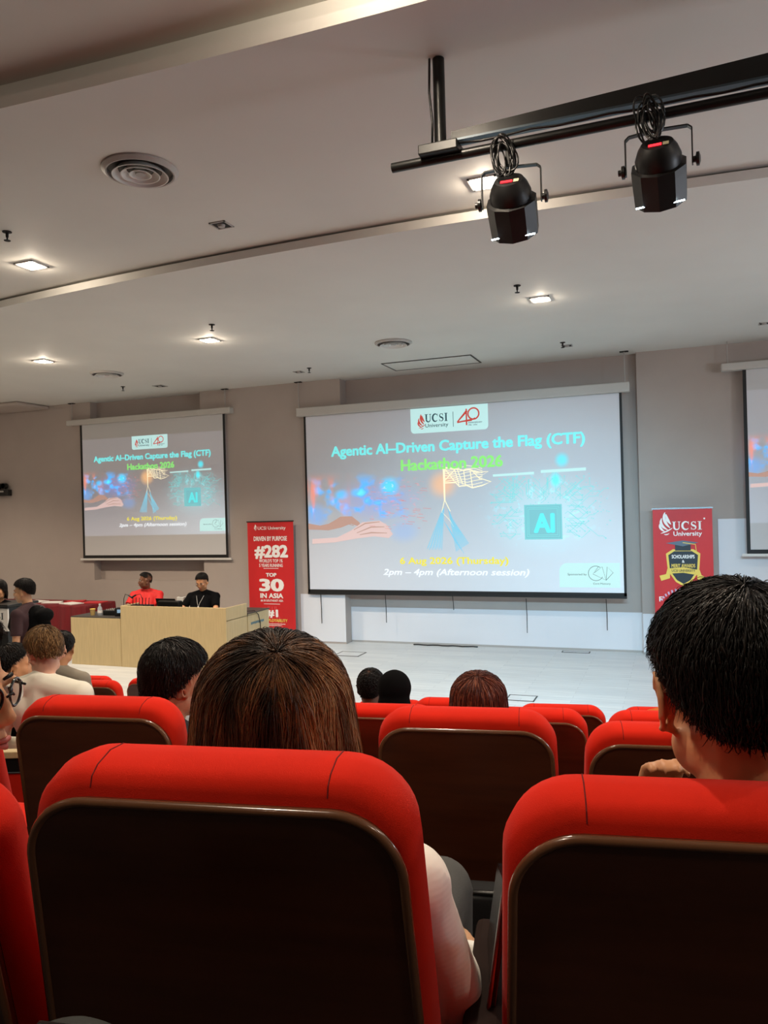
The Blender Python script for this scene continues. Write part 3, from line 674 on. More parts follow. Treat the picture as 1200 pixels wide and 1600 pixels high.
MB().poly([(-.10, 1.56), (.10, 1.56), (.10, 1.48), (-.10, 1.48)], -.005).obj('cap_picture', PD, s)
MB().poly([(-.22, 1.585), (0, 1.62), (.20, 1.59), (.0, 1.54)], -.006).obj('cap_picture', PG, s)
ta = MB(); ta.stroke([(.0, 1.59), (.16, 1.565), (.17, 1.46)], .010, -.007); ta.obj('tassel_picture', PY, s)
BT('SCHOLARSHIPS', PW, 0, 1.375, .29, .05, .03, -.006); BT('&', PW, 0, 1.315, .03, .04, .02, -.006); BT('MERIT AWARDS', PY, 0, 1.25, .30, .05, .03, -.006)
rb = MB(); rb.stroke([(-.30, 1.10), (-.20, 1.13), (-.19, 1.20), (0, 1.215), (.19, 1.18), (.20, 1.12), (.30, 1.06)], .075, -.007); rb.obj('ribbon_picture', PY, s)
BT('UCSI UNIVERSITY', PD, 0, 1.19, .30, .035, .01, -.009)
ar = MB()
for i in range(15):
    a = PI*(.88-.76*i/14); ar.stroke([(.30*math.cos(a), .72+.20*math.sin(a)), (.32*math.cos(a), .72+.25*math.sin(a))], .022, -.004)
ar.obj('banner_small_print', mat('banner_lilac_print', rgb(200, 170, 195), .5), s)
BT('F', PW, -.30, .78, .04, .07, .02)

# ------------------------------------------------------------------ birch desk
dk = empty('presenter_desk', (-8.40, 8.95, 0), 0, 'long pale birch desk with a raised front panel below the left screen', 'desk')
DX = lambda x: x+8.40
def dbox(a, b, name, m=DESKW, bevel=.004): return MB().box((DX(a[0]), a[1]-8.95, a[2]), (DX(b[0]), b[1]-8.95, b[2])).obj(name, m, dk, bevel=bevel)
dbox((-8.36, 8.955, 0), (-7.46, 8.98, .69), 'front_panel'); dbox((-7.452, 8.95, 0), (-5.70, 8.98, .875), 'front_panel')
dbox((-8.36, 8.98, 0), (-8.335, 9.75, .69), 'side_panel'); dbox((-5.725, 8.98, 0), (-5.70, 9.5, .875), 'side_panel'); dbox((-7.452, 8.98, .69), (-7.43, 9.35, .875), 'side_panel')
dbox((-8.36, 8.955, .69), (-5.70, 9.75, .705), 'desk_top', DESKTOP)
dbox((-6.10, 9.52, 0), (-5.70, 10.12, .715), 'side_cabinet'); dbox((-6.12, 9.505, .715), (-5.69, 10.14, .73), 'cabinet_top', DESKTOP)
sm = MB()
for i in range(11): sm.box((DX(-5.70), 9.60-8.95+.034*i, .555+.002*(i % 3)), (DX(-5.697), 9.624-8.95+.034*i, .590))
sm.obj('stencil_mark', mat('blue_stencil', rgb(78, 122, 140), .6), dk)
# equipment on the desk
zt = .706
def thing(name, loc, rz, label, cat, group=None): return empty(name, loc, rz, label, cat, group)
mx = thing('audio_mixer', (-7.75, 9.25, zt), .1, 'dark audio mixer on the low left end of the desk', 'mixer')
MB().box((-.17, -.12, 0), (.17, .12, .07)).obj('body', BLACK, mx, bevel=.01)
k = MB()
for i in range(8):
    for j in range(4): k.lathe([(.008, .07), (.007, .085)], c=(-.13+.037*i, -.08+.045*j, 0), n=8)
k.obj('knobs', GREYW, mx)
c = thing('paper_cup', (-8.08, 9.10, zt), 0, 'tan paper cup on the low left end of the desk', 'cup'); MB().lathe([(.03, 0), (.038, .09), (.034, .09), (.028, .006)], n=20).obj('cup_wall', mat('kraft_paper', rgb(190, 160, 100), .7), c, auto=.6)
MB().lathe([(.040, .088), (.040, .095)], n=20).obj('cup_rim', PY, c)
c = thing('water_bottle', (-7.93, 9.08, zt), 0, 'clear grey water bottle standing left of the mixer', 'bottle'); MB().lathe([(.03, 0), (.033, .01), (.033, .11), (.014, .145), (.014, .16)], n=20).obj('bottle_body', mat('bottle_plastic', rgb(165, 170, 175), .15), c, auto=.6)
MB().lathe([(.016, .155), (.016, .175)], n=14).obj('cap', WHITE, c); MB().lathe([(.034, .04), (.034, .08)], n=20, cap=False).obj('wrap_label', PW, c)
c = thing('camera_rig', (-7.56, 9.12, zt), .3, 'small black camera box beside the raised desk panel', 'camera')
MB().box((-.09, -.06, 0), (.09, .06, .12)).obj('body', BLACK, c, bevel=.008); MB().box((-.05, -.065, .05), (.03, -.06, .10)).obj('little_screen', emis('monitor_glow', rgb(150, 180, 200), .8), c)
MB().lathe([(.03, 0), (.03, .06)], n=16, axis='Y', c=(.05, -.12, .06)).obj('lens', BLKGLOSS, c)
for i, (x, y, dx) in enumerate(((-7.70, 9.33, .10), (-7.42, 9.40, -.12))):
    c = thing('gooseneck_microphone', (x, y, zt), 0, 'thin black gooseneck microphone on the desk, %s' % ('left one' if i == 0 else 'right one by the raised panel'), 'microphone', 'microphones on the desk')
    MB().lathe([(.045, 0), (.04, .02), (.01, .03)], n=18).obj('base', BLACK, c); MB().tube([(0, 0, .02), (0, 0, .22), (dx*.3, 0, .29), (dx, 0, .27)], .005, 6).obj('neck', BLACK, c, smooth=True)
    MB().cap((dx, 0, .27), .012, (dx*1.5, 0, .24), .012).obj('capsule', BLACK, c, smooth=True)
c = thing('laptop', (-7.02, 9.60, zt), PI, 'open black laptop behind the raised desk panel, before the man in red', 'laptop')
MB().box((-.17, -.12, 0), (.17, .12, .016)).obj('keyboard_base', BLACK, c, bevel=.003)
MB().box((-.17, 0, 0), (.17, .008, .22), Matrix.Translation((0, .12, .016)) @ Matrix.Rotation(-.3, 4, 'X')).obj('screen_lid', BLACK, c)
c = thing('router_box', (-7.20, 9.10, .706), 0, 'black box with thin aerials behind the raised desk panel', 'router')
MB().box((-.16, -.04, 0), (.16, .08, .17)).obj('body', BLACK, c, bevel=.004)
for i in range(6): MB().tube([(-.15+.055*i, 0, .15), (-.155+.057*i, .01, .27)], .005, 6).obj('aerial', BLACK, c)
c = thing('document_box', (-6.93, 9.42, zt), 0, 'low black box between the two presenters', 'box'); MB().box((-.20, -.05, 0), (.17, .05, .19)).obj('body', BLACK, c, bevel=.01); MB().box((-.19, -.04, .19), (.16, .04, .195)).obj('lid_edge', DESKTOP, c)
c = thing('tissue_box', (-6.97, 9.74, zt), 0, 'white box behind the desk beside the man in black', 'box'); MB().box((-.06, -.04, 0), (.06, .03, .215)).obj('body', WHITE, c, bevel=.006); MB().box((-.03, -.02, .215), (.03, .02, .217)).obj('slot', DARK, c)
c = thing('desk_cable', (-5.70, 9.72, 0), 0, 'black cable hanging down the front of the side cabinet', 'cable'); MB().tube([(-.12, -.05, .737), (-.01, .0, .742), (.020, .06, .68), (.014, .12, .55), (.012, .12, .02)], .006, 6).obj('cable_run', BLACK, c, smooth=True)
# stage power outlets in the floor
for (px, py, a, b, lb) in ((547, 1022, .20, .17, 'near the wall column'), (900, 1019, .20, .06, 'by the white wall panels'), (815, 1091, .16, .13, 'nearest the seats')):
    p = on_z(px, py, 0); r = empty('floor_outlet', (p.x, p.y, 0), 0, 'steel rimmed floor outlet box '+lb, 'floor outlet', 'outlet boxes in the stage floor')
    MB().box((-a+.015, -b+.015, 0), (a-.015, b-.015, .003)).obj('lid', FLOOR, r)
    f = MB()
    for q, t in (((-a, -b), (a, -b+.015)), ((-a, b-.015), (a, b)), ((-a, -b), (-a+.015, b)), ((a-.015, -b), (a, b))): f.box((q[0], q[1], 0), (t[0], t[1], .005))
    f.obj('frame', DESKTOP, r)
o = MB().tube([(-3.9+.08*i, 11.50+.02*math.sin(i*1.7), .012) for i in range(14)], .010, 6).obj('floor_cable', BLACK, None, smooth=True); tag(o, 'dark cable lying along the foot of the white wall panels', 'cable')

# registration table with red cloth
CLOTH = mat('dark_red_cloth', rgb(104, 8, 18), 0.85, vary=(3, .2, (4, 1, .5)))
t = empty('registration_table', (-10.1, 10.2, 0), 0, 'long table under a dark red cloth behind the standing man', 'table')
MB().box((-1.3, -.28, .69), (1.15, .42, .715)).obj('table_top', DESKTOP, t)
for sx in (-1.22, 1.08):
    for sy in (-.22, .34): MB().tube([(sx, sy, 0), (sx, sy, .69)], .018, 8).obj('leg', CHROME, t)
cl = MB(); n = 70; Lp = []
for zz, out in ((.722, 0), (.70, .012), (.35, .03), (.02, .045)):
    l = []
    per = [(-1.3+2.45*i/n, -.28) for i in range(n)]+[(1.15, -.28+.7*i/20) for i in range(20)]+[(1.15-2.45*i/n, .42) for i in range(n)]+[(-1.3, .42-.7*i/20) for i in range(20)]
    for i, (x, y) in enumerate(per):
        q = out*(1+.7*math.sin(i*.9)); nx = 0; ny = 0
        if y <= -.28: ny = -1
        elif y >= .42: ny = 1
        if x >= 1.15: nx = 1
        elif x <= -1.3: nx = -1
        l.append((x+nx*q, y+ny*q, zz))
    Lp.append(l)
cm = MB(); cm.loops(Lp[::-1], cap=False); cm.f.append(tuple(range(3*len(per), 4*len(per)))); o = cm.obj('tablecloth', CLOTH); o.location = (-10.1, 10.2, 0); tag(o, 'dark red cloth draped over the long table', 'tablecloth')
PAP = mat('paper_white', rgb(225, 222, 215), .7); PAPR = mat('paper_red', rgb(190, 40, 45), .6)
for i, (x, y, rz, m, lb) in enumerate(((-9.9, 10.25, .2, PAP, 'white sheet at the middle of the red table'), (-9.45, 10.15, -.3, PAP, 'white sheet near the right end of the red table'), (-9.65, 10.42, .5, PAPR, 'red leaflet at the back of the red table'), (-9.15, 10.35, .1, PAPR, 'red leaflet at the right end of the red table'), (-10.35, 10.3, -.2, PAP, 'white sheet behind the standing man'))):
    o = MB().box((-.18, -.12, 0), (.18, .12, .012)).obj('paper_sheet', m); o.location = (x, y, .723); o.rotation_euler = (0, 0, rz); tag(o, lb, 'paper', 'papers on the red table')

# lectern with white sign at the far left
p = on_y(14, 952, 6.6)
r = empty('lectern', (p.x-.28, 6.6, -.25), 0, 'dark lectern with a white university sign at the left edge', 'lectern')
zb = 1.19+.25
MB().box((-.25, .0, 0), (.25, .35, zb-.03)).obj('body', BLACK, r, bevel=.01)
MB().box((-.30, -.04, zb-.03), (.30, .42, zb)).obj('top', BLACK, r, bevel=.01)
sb = MB().box((-.28, -.02, zb-.30), (.28, 0, zb-.045)).obj('sign_board', PW, r, bevel=.003)
fl = MB(); flame(fl, -.14, zb-.24, .14, -.022); fl.obj('flame_logo', mat('logo_red', rgb(190, 50, 45), .5), sb)
sw = MB(); serif_word(sw, -.04, zb-.17, .075, .26, -.022); sw.obj('sign_lettering', PD, sb)
text_obj('sign_lettering', 'University', PD, sb, -.035, zb-.225, .25, .035, -.022, .01)
MB().tube([(.05, -.03, 0), (.05, -.03, zb-.31)], .012, 8).obj('sign_post', CHROME, r)
for q in (-.12, .12): MB().tube([(q, -.02, 0), (q, -.02, zb-.31)], .006, 8).obj('sign_post', CHROME, r)

# ------------------------------------------------------------------ auditorium seats
def outline(wt, wb, H, r, inset=0, n=9):
    """rounded back outline (u, w); wt, wb half widths at top and bottom"""
    wt -= inset; wb -= inset; H0 = H-inset; z0 = inset; r = max(r-inset*.6, .02)
    pts = [(-wb, z0), (wb, z0)]
    for i in range(n+1):
        a = PI/2*i/n; pts.append((wt-r+r*math.cos(a), H0-r+r*math.sin(a)))
    for i in range(n+1):
        a = PI/2+PI/2*i/n; pts.append((-wt+r+r*math.cos(a), H0-r+r*math.sin(a)))
    return pts
REC = math.radians(11)
def back_T(zp): return Matrix.Translation((0, 0, zp)) @ Matrix.Rotation(REC, 4, 'X')   # leans the top backwards (-Y)
CH_H = 1.05
def make_chair():
    r = empty('auditorium_seat', (0, 0, 0))
    T = back_T(.30)
    HB = .765
    def arch(u, k=.03): return -k*(u/.24)**2*0
    # red cushion: rolled edge all round
    cu = MB(); prof = [(.0, .018), (.006, .007), (.02, .0), (.05, -.003), (.08, .004), (.10, .02), (.112, .05), (.115, .10)]
    L = []
    for y, ins in prof:
        L.append([tuple(T @ Vector((u, y, w_))) for u, w_ in outline(.238, .262, HB, .085, ins)])
    cu.loops(L); c = cu.obj('back_cushion', RED_FAB, r, smooth=True)
    for sgn in (-1, 1):
        sm = MB(); pts = []
        for y, ins in prof[:-2]: pts.append(T @ Vector((sgn*.145, y, HB-ins+.0002)))
        sm.tube(pts, .0009, 5); sm.obj('seam', SEAM, c)
    # wooden back panel with a polished rounded rim
    pn = MB(); L = []
    for y, ins in ((.004, .0), (-.010, .0), (-.014, .004)): L.append([tuple(T @ Vector((u, y, w_+.0))) for u, w_ in outline(.228, .253, HB-.030, .080, ins)])
    pn.loops(L); p = pn.obj('back_panel', WOOD, r, auto=.5)
    rm = MB(); o1 = outline(.228, .253, HB-.030, .080, .0, 12)
    rm.tube([T @ Vector((u, -.012, w_)) for u, w_ in o1[1:]+[o1[0]]], .0060, 8); rm.obj('rim', RIM, p, smooth=True)
    # seat
    se = MB(); L = []
    for z, ins in ((.40, .02), (.41, .0), (.46, -.004), (.485, .01), (.495, .05)):
        L.append([(x, .16+y, z) for x, y in [(q[0], q[1]) for q in rrect(-.235+ins, -.02+ins, .235-ins, .42-ins, .05)]])
    se.loops(L); s = se.obj('seat_cushion', RED_FAB, r, smooth=True)
    sp = MB(); sp.loops([[(x, .16+y, z) for x, y in rrect(-.225, 0, .225, .41, .05)] for z in (.375, .40)]); sp.obj('seat_pan', WOOD, r)
    # armrest and pedestal on the right, shared with the neighbour
    ax = .29
    MB().box((ax-.03, .02, .615), (ax+.03, .38, .64)).obj('armrest', ARMW, r, bevel=.012)
    MB().box((ax-.02, .03, .05), (ax+.02, .30, .615)).obj('pedestal', BLKMET, r, bevel=.006)
    MB().box((ax-.04, .0, .0), (ax+.04, .36, .02)).obj('foot', BLKMET, r, bevel=.004)
    MB().box((-ax+.02, .10, .33), (ax-.02, .22, .36)).obj('cross_bar', BLKMET, r)
    return r
proto = make_chair()
def topc(px, py, d, dy=0):     # world point of the cushion's upper edge centre
    return at_d(px, py, d)
G_ = 'red auditorium seats with brown wooden backs'
TOPOFF = back_T(.30) @ Vector((0, .045, .765))
seats = []
def seat(px, py, d, yaw, label, first=False):
    o = proto if first else copy_tree(proto)
    top = at_d(px, py, d); off = Matrix.Rotation(yaw, 4, 'Z') @ TOPOFF
    o.location = top-off; o.rotation_euler = (0, 0, yaw)
    tag(o, label, 'chair', G_); seats.append(o); return o
YW = .17
seat(342, 1185, .92, .165, 'big red seat in the nearest row, with the brown bobbed head above it', True)
seat(1121, 1238, .86, .17, 'big red seat in the nearest row at the right, below the dark haired man')
seat(-240, 1212, 1.04, .165, 'red seat at the left edge of the nearest row, below the face with glasses')
seat(154, 1093, 2.13, .16, 'red seat in the second row at the left, left of the brown bobbed head')
seat(437, 1098, 2.16, .16, 'red seat in the second row, hidden behind the brown bobbed head')
seat(726, 1111, 2.07, .16, 'red seat in the second row at the centre, whole back visible')
seat(1062, 1136, 2.0, .16, 'red seat in the second row, partly covered by the dark haired man')
seat(-135, 1087, 2.25, .16, 'red seat in the second row at the far left, beside the white shirt')
for i, px in enumerate((594, 822, 1045)):
    seat(px, 1103+i*6, 3.15-.05*i, .16, ['red seat in the third row, between the brown bob and the centre seat', 'red seat in the third row, right behind the centre seat', 'red seat in the third row, behind the dark haired man'][i])
for i, px in enumerate((396, 712, 876, 1040)):
    seat(px, [1092, 1093, 1103, 1108][i], 4.25, .16, ['red seat in the fourth row behind the brown bob', 'red seat in the fourth row, by the reddish hair', 'red seat in the fourth row right of the reddish hair', 'red seat in the fourth row with orange clothing on it'][i])
for i, px in enumerate((610, 887)):
    seat(px, [1095, 1106][i], 5.2, .16, ['red seat in the fifth row by the bald patch and the black scarf', 'red seat in the fifth row, just its right corner showing'][i])
for i, (px, py, d) in enumerate(((144, 1064, 6.0), (238, 1061, 6.9), (137, 1057, 7.0))):
    seat(px, py, d, .14, ['red seat in front of the grey shirted person', 'red seat left of the black haired man, before the birch desk', 'pinkish red seat top beyond the grey shirt, nearest the desk'][i])

seats[4].scale = (.86, 1, 1)
# low folding seat behind the white shirt: wooden top rail, black frame, red back
r = empty('folding_seat', at_d(0, 1172, 3.35)+Vector((0, 0, -.62)), .35, 'low folding seat with tan rail and red back panel behind the white shirt', 'chair')
MB().box((-.26, -.03, .59), (.26, .02, .62)).obj('top_rail', DESKW, r, bevel=.004)
fm = MB(); fm.box((-.26, -.02, .53), (.26, .0, .59)); fm.box((-.26, -.02, .25), (.26, .0, .29)); fm.box((-.26, -.02, .0), (-.235, .0, .53)); fm.box((.235, -.02, .0), (.26, .0, .53)); fm.obj('frame', BLACK, r)
MB().box((-.235, -.026, .29), (.235, -.004, .53)).obj('back_panel', RED_FAB, r, bevel=.006)
MB().tube([(-.235, -.03, .53), (.235, -.03, .53)], .004, 6).obj('edge_trim', CHROME, r); MB().tube([(-.235, -.03, .29), (.235, -.03, .29)], .004, 6).obj('edge_trim', CHROME, r)
MB().box((-.24, .0, .30), (.24, .36, .36)).obj('seat_cushion', RED_FAB, r, bevel=.02)
for sx in (-.24, .22): MB().box((sx, .32, .0), (sx+.02, .34, .30)).obj('leg', BLACK, r)
# ------------------------------------------------------------------ people
SKIN_A = mat('light_tan_skin', rgb(206, 158, 120), 0.5, vary=(12, .05, (1, 1, 1))); SKIN_B = mat('warm_skin', rgb(212, 152, 108), 0.5, vary=(12, .05, (1, 1, 1)))
SKIN_C = mat('dark_brown_skin', rgb(120, 78, 56), 0.5); SKIN_D = mat('fair_skin', rgb(226, 176, 150), 0.5)
LIPS = mat('lips', rgb(190, 100, 92), 0.4); EYEW = mat('eye_white', rgb(220, 215, 210), .3); EYED = mat('eye_dark', rgb(20, 14, 12), .2)
def hair_mat(name, cols, rough=.38, side=False):
    m = bpy.data.materials.new(name); m.use_nodes = True; nt = m.node_tree; b = nt.nodes['Principled BSDF']
    g = nt.nodes.new('ShaderNodeNewGeometry'); cr = nt.nodes.new('ShaderNodeValToRGB'); 
    if not side: nt.links.new(g.outputs['Random Per Island'], cr.inputs[0])
    else:      # dyed lengths: lighter at the sides, dark roots at the crown
        tc = nt.nodes.new('ShaderNodeTexCoord'); sp = nt.nodes.new('ShaderNodeSeparateXYZ'); nt.links.new(tc.outputs['Object'], sp.inputs[0])
        ab = nt.nodes.new('ShaderNodeMath'); ab.operation = 'ABSOLUTE'; nt.links.new(sp.outputs[0], ab.inputs[0])
        mr_ = nt.nodes.new('ShaderNodeMapRange'); mr_.inputs[1].default_value = .035; mr_.inputs[2].default_value = .115; mr_.inputs[3].default_value = -.05; mr_.inputs[4].default_value = .5; nt.links.new(ab.outputs[0], mr_.inputs[0])
        no = nt.nodes.new('ShaderNodeTexNoise'); no.inputs['Scale'].default_value = 26; mpp = nt.nodes.new('ShaderNodeMapping'); mpp.inputs['Scale'].default_value = (1, 1, .22); nt.links.new(tc.outputs['Object'], mpp.inputs[0]); nt.links.new(mpp.outputs[0], no.inputs['Vector'])
        m1 = nt.nodes.new('ShaderNodeMapRange'); m1.inputs[1].default_value = .4; m1.inputs[2].default_value = .7; m1.inputs[3].default_value = -.1; m1.inputs[4].default_value = .45; nt.links.new(no.outputs['Fac'], m1.inputs[0])
        a1 = nt.nodes.new('ShaderNodeMath'); a1.operation = 'ADD'; nt.links.new(mr_.outputs[0], a1.inputs[0]); nt.links.new(m1.outputs[0], a1.inputs[1])
        a2 = nt.nodes.new('ShaderNodeMath'); a2.operation = 'MULTIPLY_ADD'; nt.links.new(g.outputs['Random Per Island'], a2.inputs[0]); a2.inputs[1].default_value = .30; nt.links.new(a1.outputs[0], a2.inputs[2])
        nt.links.new(a2.outputs[0], cr.inputs[0])
    el = cr.color_ramp.elements; el[0].position = cols[0][0]; el[0].color = cols[0][1]; el[1].position = cols[-1][0]; el[1].color = cols[-1][1]
    for p, c in cols[1:-1]: e = el.new(p); e.color = c
    nt.links.new(cr.outputs[0], b.inputs['Base Color']); b.inputs['Roughness'].default_value = rough; b.inputs['Specular IOR Level'].default_value = .24
    return m
H_BLACK = hair_mat('black_hair', [(0, rgb(16, 14, 14)), (.85, rgb(26, 22, 20)), (1, rgb(52, 44, 38))])
H_BRN = hair_mat('brown_highlighted_hair', [(.08, rgb(34, 24, 17)), (.38, rgb(74, 49, 32)), (.7, rgb(132, 88, 54)), (1, rgb(176, 128, 84))], rough=.42, side=True)
H_RED = hair_mat('reddish_brown_hair', [(0, rgb(60, 30, 24)), (.6, rgb(92, 44, 34)), (1, rgb(140, 80, 56))])
H_BLOND = hair_mat('light_brown_hair', [(0, rgb(74, 52, 32)), (.6, rgb(120, 90, 56)), (1, rgb(168, 132, 88))])
def hair(parent, C_, R_, m, n, seg=10, length=.10, tmax=(2.2, 1.75, 1.0), hang=None, flare=0.0, thick=.0006, noise=.006, head_rot=None, shell=.93, part=0.0, tilt=.4, wave=.0, lift=.01, seed=1, name='hair', taper=True):
    """combed strands running from the crown over an ellipsoid; ph=0 is the back of the head, pi the face"""
    g = np.random.default_rng(seed); C_ = np.array(C_); R_ = np.array(R_)
    def TM(ph):
        a = np.abs(((ph+np.pi) % (2*np.pi))-np.pi)
        return np.interp(a, [0, .75, 1.15, PI/2, 2.2, PI], [tmax[0], tmax[0]-.08, (tmax[0]+tmax[1])/2, tmax[1], (tmax[1]+tmax[2])/2-.05, tmax[2]])
    ztop = hang
    def pos(th, ph, rad):
        """th array; beyond the equator hanging hair goes straight down"""
        if hang is None:
            st_ = np.where(th > PI/2, np.abs(np.sin(th))**.6, np.sin(th)); x = st_*np.sin(ph); y = -st_*np.cos(ph); z = np.cos(th)
            a = tilt*np.clip(1-th/1.5, 0, 1); y, z = y*np.cos(a)-z*np.sin(a), y*np.sin(a)+z*np.cos(a)
            z = np.where(z < 0, z*1.32, z)
            p = np.stack([x*R_[0], y*R_[1], z*R_[2]], -1)*rad[..., None]
        else:
            t = np.minimum(th, 1.45); x = np.sin(t)*np.sin(ph); y = -np.sin(t)*np.cos(ph); z = np.cos(t)
            a = tilt*np.clip(1-t/1.45, 0, 1); y, z = y*np.cos(a)-z*np.sin(a), y*np.sin(a)+z*np.cos(a)
            over = np.maximum(th-1.45, 0)
            k = 1+flare*over-.10*np.maximum(over-.75, 0)**2*2
            p = np.stack([x*R_[0]*k, y*R_[1]*k, z*R_[2]-over*R_[2]*1.05], -1)*rad[..., None]
        return p
    # scalp shell
    NT, NP = 16, 40; V = []; F = []
    for j in range(NT+1):
        for i in range(NP):
            ph = 2*np.pi*i/NP; th = (.02+(TM(ph)-.02)*j/NT); p = pos(np.array(th), np.array(ph), np.array(shell)); V.append(p)
    for j in range(NT):
        for i in range(NP): F.append((j*NP+i, (j+1)*NP+i, (j+1)*NP+(i+1) % NP, j*NP+(i+1) % NP))
    F.append(tuple(range(NP)))
    V = np.array(V)
    ph = g.uniform(-np.pi, np.pi, n); tm = TM(ph)
    th0 = np.arccos(1-g.uniform(0, 1, n)*(1-np.cos(np.minimum(tm*.98, 2.6))))
    if hang is not None: th0 = np.where(g.random(n) < .75, th0*.55, th0)
    arc_ = length/float(np.mean(R_))*(np.interp(th0, [0, .8, 1.5, 2.0, 2.5], [1.15, .9, .55, .26, .12]) if (taper and hang is None) else 1.0); th1 = np.minimum(th0+arc_*g.uniform(.6, 1.15, n), tm+g.normal(0, .06, n))
    t = np.linspace(0, 1, seg)
    TH = th0[:, None]+(th1-th0)[:, None]*t; PH = ph[:, None]+(g.normal(0, .10, n)[:, None]+part)*t
    PH = PH+wave*(np.sin(ph*11+1)[:, None]*np.sin(t*4+ph[:, None]*3)+.5*np.sin(ph*37)[:, None]*t)
    clump = np.sin(ph*17+th0*5)*.5+np.sin(ph*31)*.5
    RAD = 1+g.uniform(-.02, .03, n)[:, None]+lift*t*(1.5+clump[:, None])*np.interp(th0, [0, 1.6, 2.4], [1, .8, .15])[:, None]+(noise/R_.mean())*np.sin(t*7+g.uniform(0, 6, n)[:, None])*.5
    P = pos(TH, PH, RAD)+g.normal(0, noise*.12, (n, 1, 3))
    # tubes of three sides
    D = np.gradient(P, axis=1); D /= np.linalg.norm(D, axis=2, keepdims=True)+1e-9
    nrm = P/np.linalg.norm(P, axis=2, keepdims=True); A = np.cross(D, nrm); A /= np.linalg.norm(A, axis=2, keepdims=True)+1e-9; B = np.cross(A, D)
    wd = thick*np.interp(t, [0, .15, .7, 1], [.7, 1, .9, .15])[None, :, None]*g.uniform(.6, 1.5, (n, 1, 1))
    rings = np.stack([P+(A*math.cos(q)*1.7+B*math.sin(q))*wd for q in (0.5, 0.5+2*PI/3, 0.5+4*PI/3)], 2).reshape(-1, 3)
    base = len(V); allv = np.concatenate([V, rings])
    idx = base+np.arange(n*seg*3).reshape(n, seg, 3)
    q = []
    for k in range(3):
        k2 = (k+1) % 3; q.append(np.stack([idx[:, :-1, k], idx[:, :-1, k2], idx[:, 1:, k2], idx[:, 1:, k]], -1).reshape(-1, 4))
    quads = np.concatenate(q)
    if head_rot is not None:
        Rm = np.array(head_rot.to_3x3()); allv = allv @ Rm.T
    allv = allv+C_
    me = bpy.data.meshes.new(name)
    nf = len(F)+len(quads); loops_ = np.concatenate([np.array([i for f in F for i in f]), quads.ravel()])
    tot = np.array([len(f) for f in F]+[4]*len(quads)); start = np.concatenate([[0], np.cumsum(tot)[:-1]])
    me.vertices.add(len(allv)); me.vertices.foreach_set('co', allv.ravel().astype(np.float32))
    me.loops.add(len(loops_)); me.loops.foreach_set('vertex_index', loops_.astype(np.int32))
    me.polygons.add(nf); me.polygons.foreach_set('loop_start', start.astype(np.int32)); me.polygons.foreach_set('loop_total', tot.astype(np.int32))
    me.polygons.foreach_set('use_smooth', [True]*nf); me.update(calc_edges=True); me.validate()
    me.materials.append(m); o = bpy.data.objects.new(name, me); COL.objects.link(o); o.parent = parent; return o

def head_parts(mb, H, Rm, k=1.0, neck_to=None, neck_r=.051):
    """H head centre, Rm rotation (face +Y)"""
    def P(x, y, z): return H + Rm @ (Vector((x, y, z))*k)
    T3 = Rm.to_3x3()
    def E(c, r, rot=None): mb.ell(P(*c), tuple(q*k for q in r), (T3 @ rot) if rot else T3)
    E((0, -.012, .032), (.074, .094, .085)); E((0, .028, -.030), (.061, .062, .088)); E((0, .048, -.098), (.033, .032, .023))
    for s in (-1, 1):
        E((s*.036, .044, -.030), (.028, .036, .034)); E((s*.030, .080, .016), (.026, .012, .008)); E((s*.045, .005, -.072), (.022, .045, .032))
        E((s*.012, .095, -.038), (.010, .011, .008))
        # ear: rim, bowl, lobe
        e = MB(); ring = [P(s*(.080+.014*math.sin(a*.5+.3)), -.012+.019*math.cos(a), -.012+.034*math.sin(a)) for a in [2*PI*i/16 for i in range(17)]]
        mb.tube(ring, .0055*k, 8)
        mb.ell(P(s*.076, -.006, -.014), (.008*k, .016*k, .028*k), T3); mb.ell(P(s*.076, .0, -.044), (.007*k, .010*k, .010*k), T3)
    mb.cap(P(0, .090, .006), .0075*k, P(0, .105, -.033), .0110*k)
    E((0, .089, -.062), (.020, .011, .007)); E((0, .088, -.073), (.017, .011, .007))
    if neck_to is not None: mb.cap(P(0, -.022, -.055), neck_r*k, neck_to, neck_r*1.06)
def face_details(parent, H, Rm, k=1.0, lips=True):
    def P(x, y, z): return H + Rm @ (Vector((x, y, z))*k)
    T3 = Rm.to_3x3()
    for s in (-1, 1):
        b = MB(); b.ell(P(s*.030, .079, .000), (.012*k, .010*k, .0055*k), T3); e = b.obj('eye', EYEW, parent, smooth=True)
        b = MB(); b.ell(P(s*.030, .087, .000), (.0055*k, .004*k, .0055*k), T3); b.obj('iris', EYED, e, smooth=True)
        b = MB(); b.tube([P(s*.014, .086, .019), P(s*.030, .089, .024), P(s*.048, .075, .018)], [.002*k, .0035*k, .0015*k], 6); b.obj('eyebrow', H_BLACK, parent, smooth=True)
    if lips:
        b = MB(); b.tube([P(-.020, .091, -.067), P(-.006, .101, -.063), P(0, .100, -.065), P(.006, .101, -.063), P(.020, .091, -.067)], [.0015*k, .004*k, .004*k, .004*k, .0015*k], 8)
        b.tube([P(-.018, .090, -.070), P(0, .100, -.074), P(.018, .090, -.070)], [.0015*k, .005*k, .0015*k], 8); b.obj('lips', LIPS, parent, smooth=True)
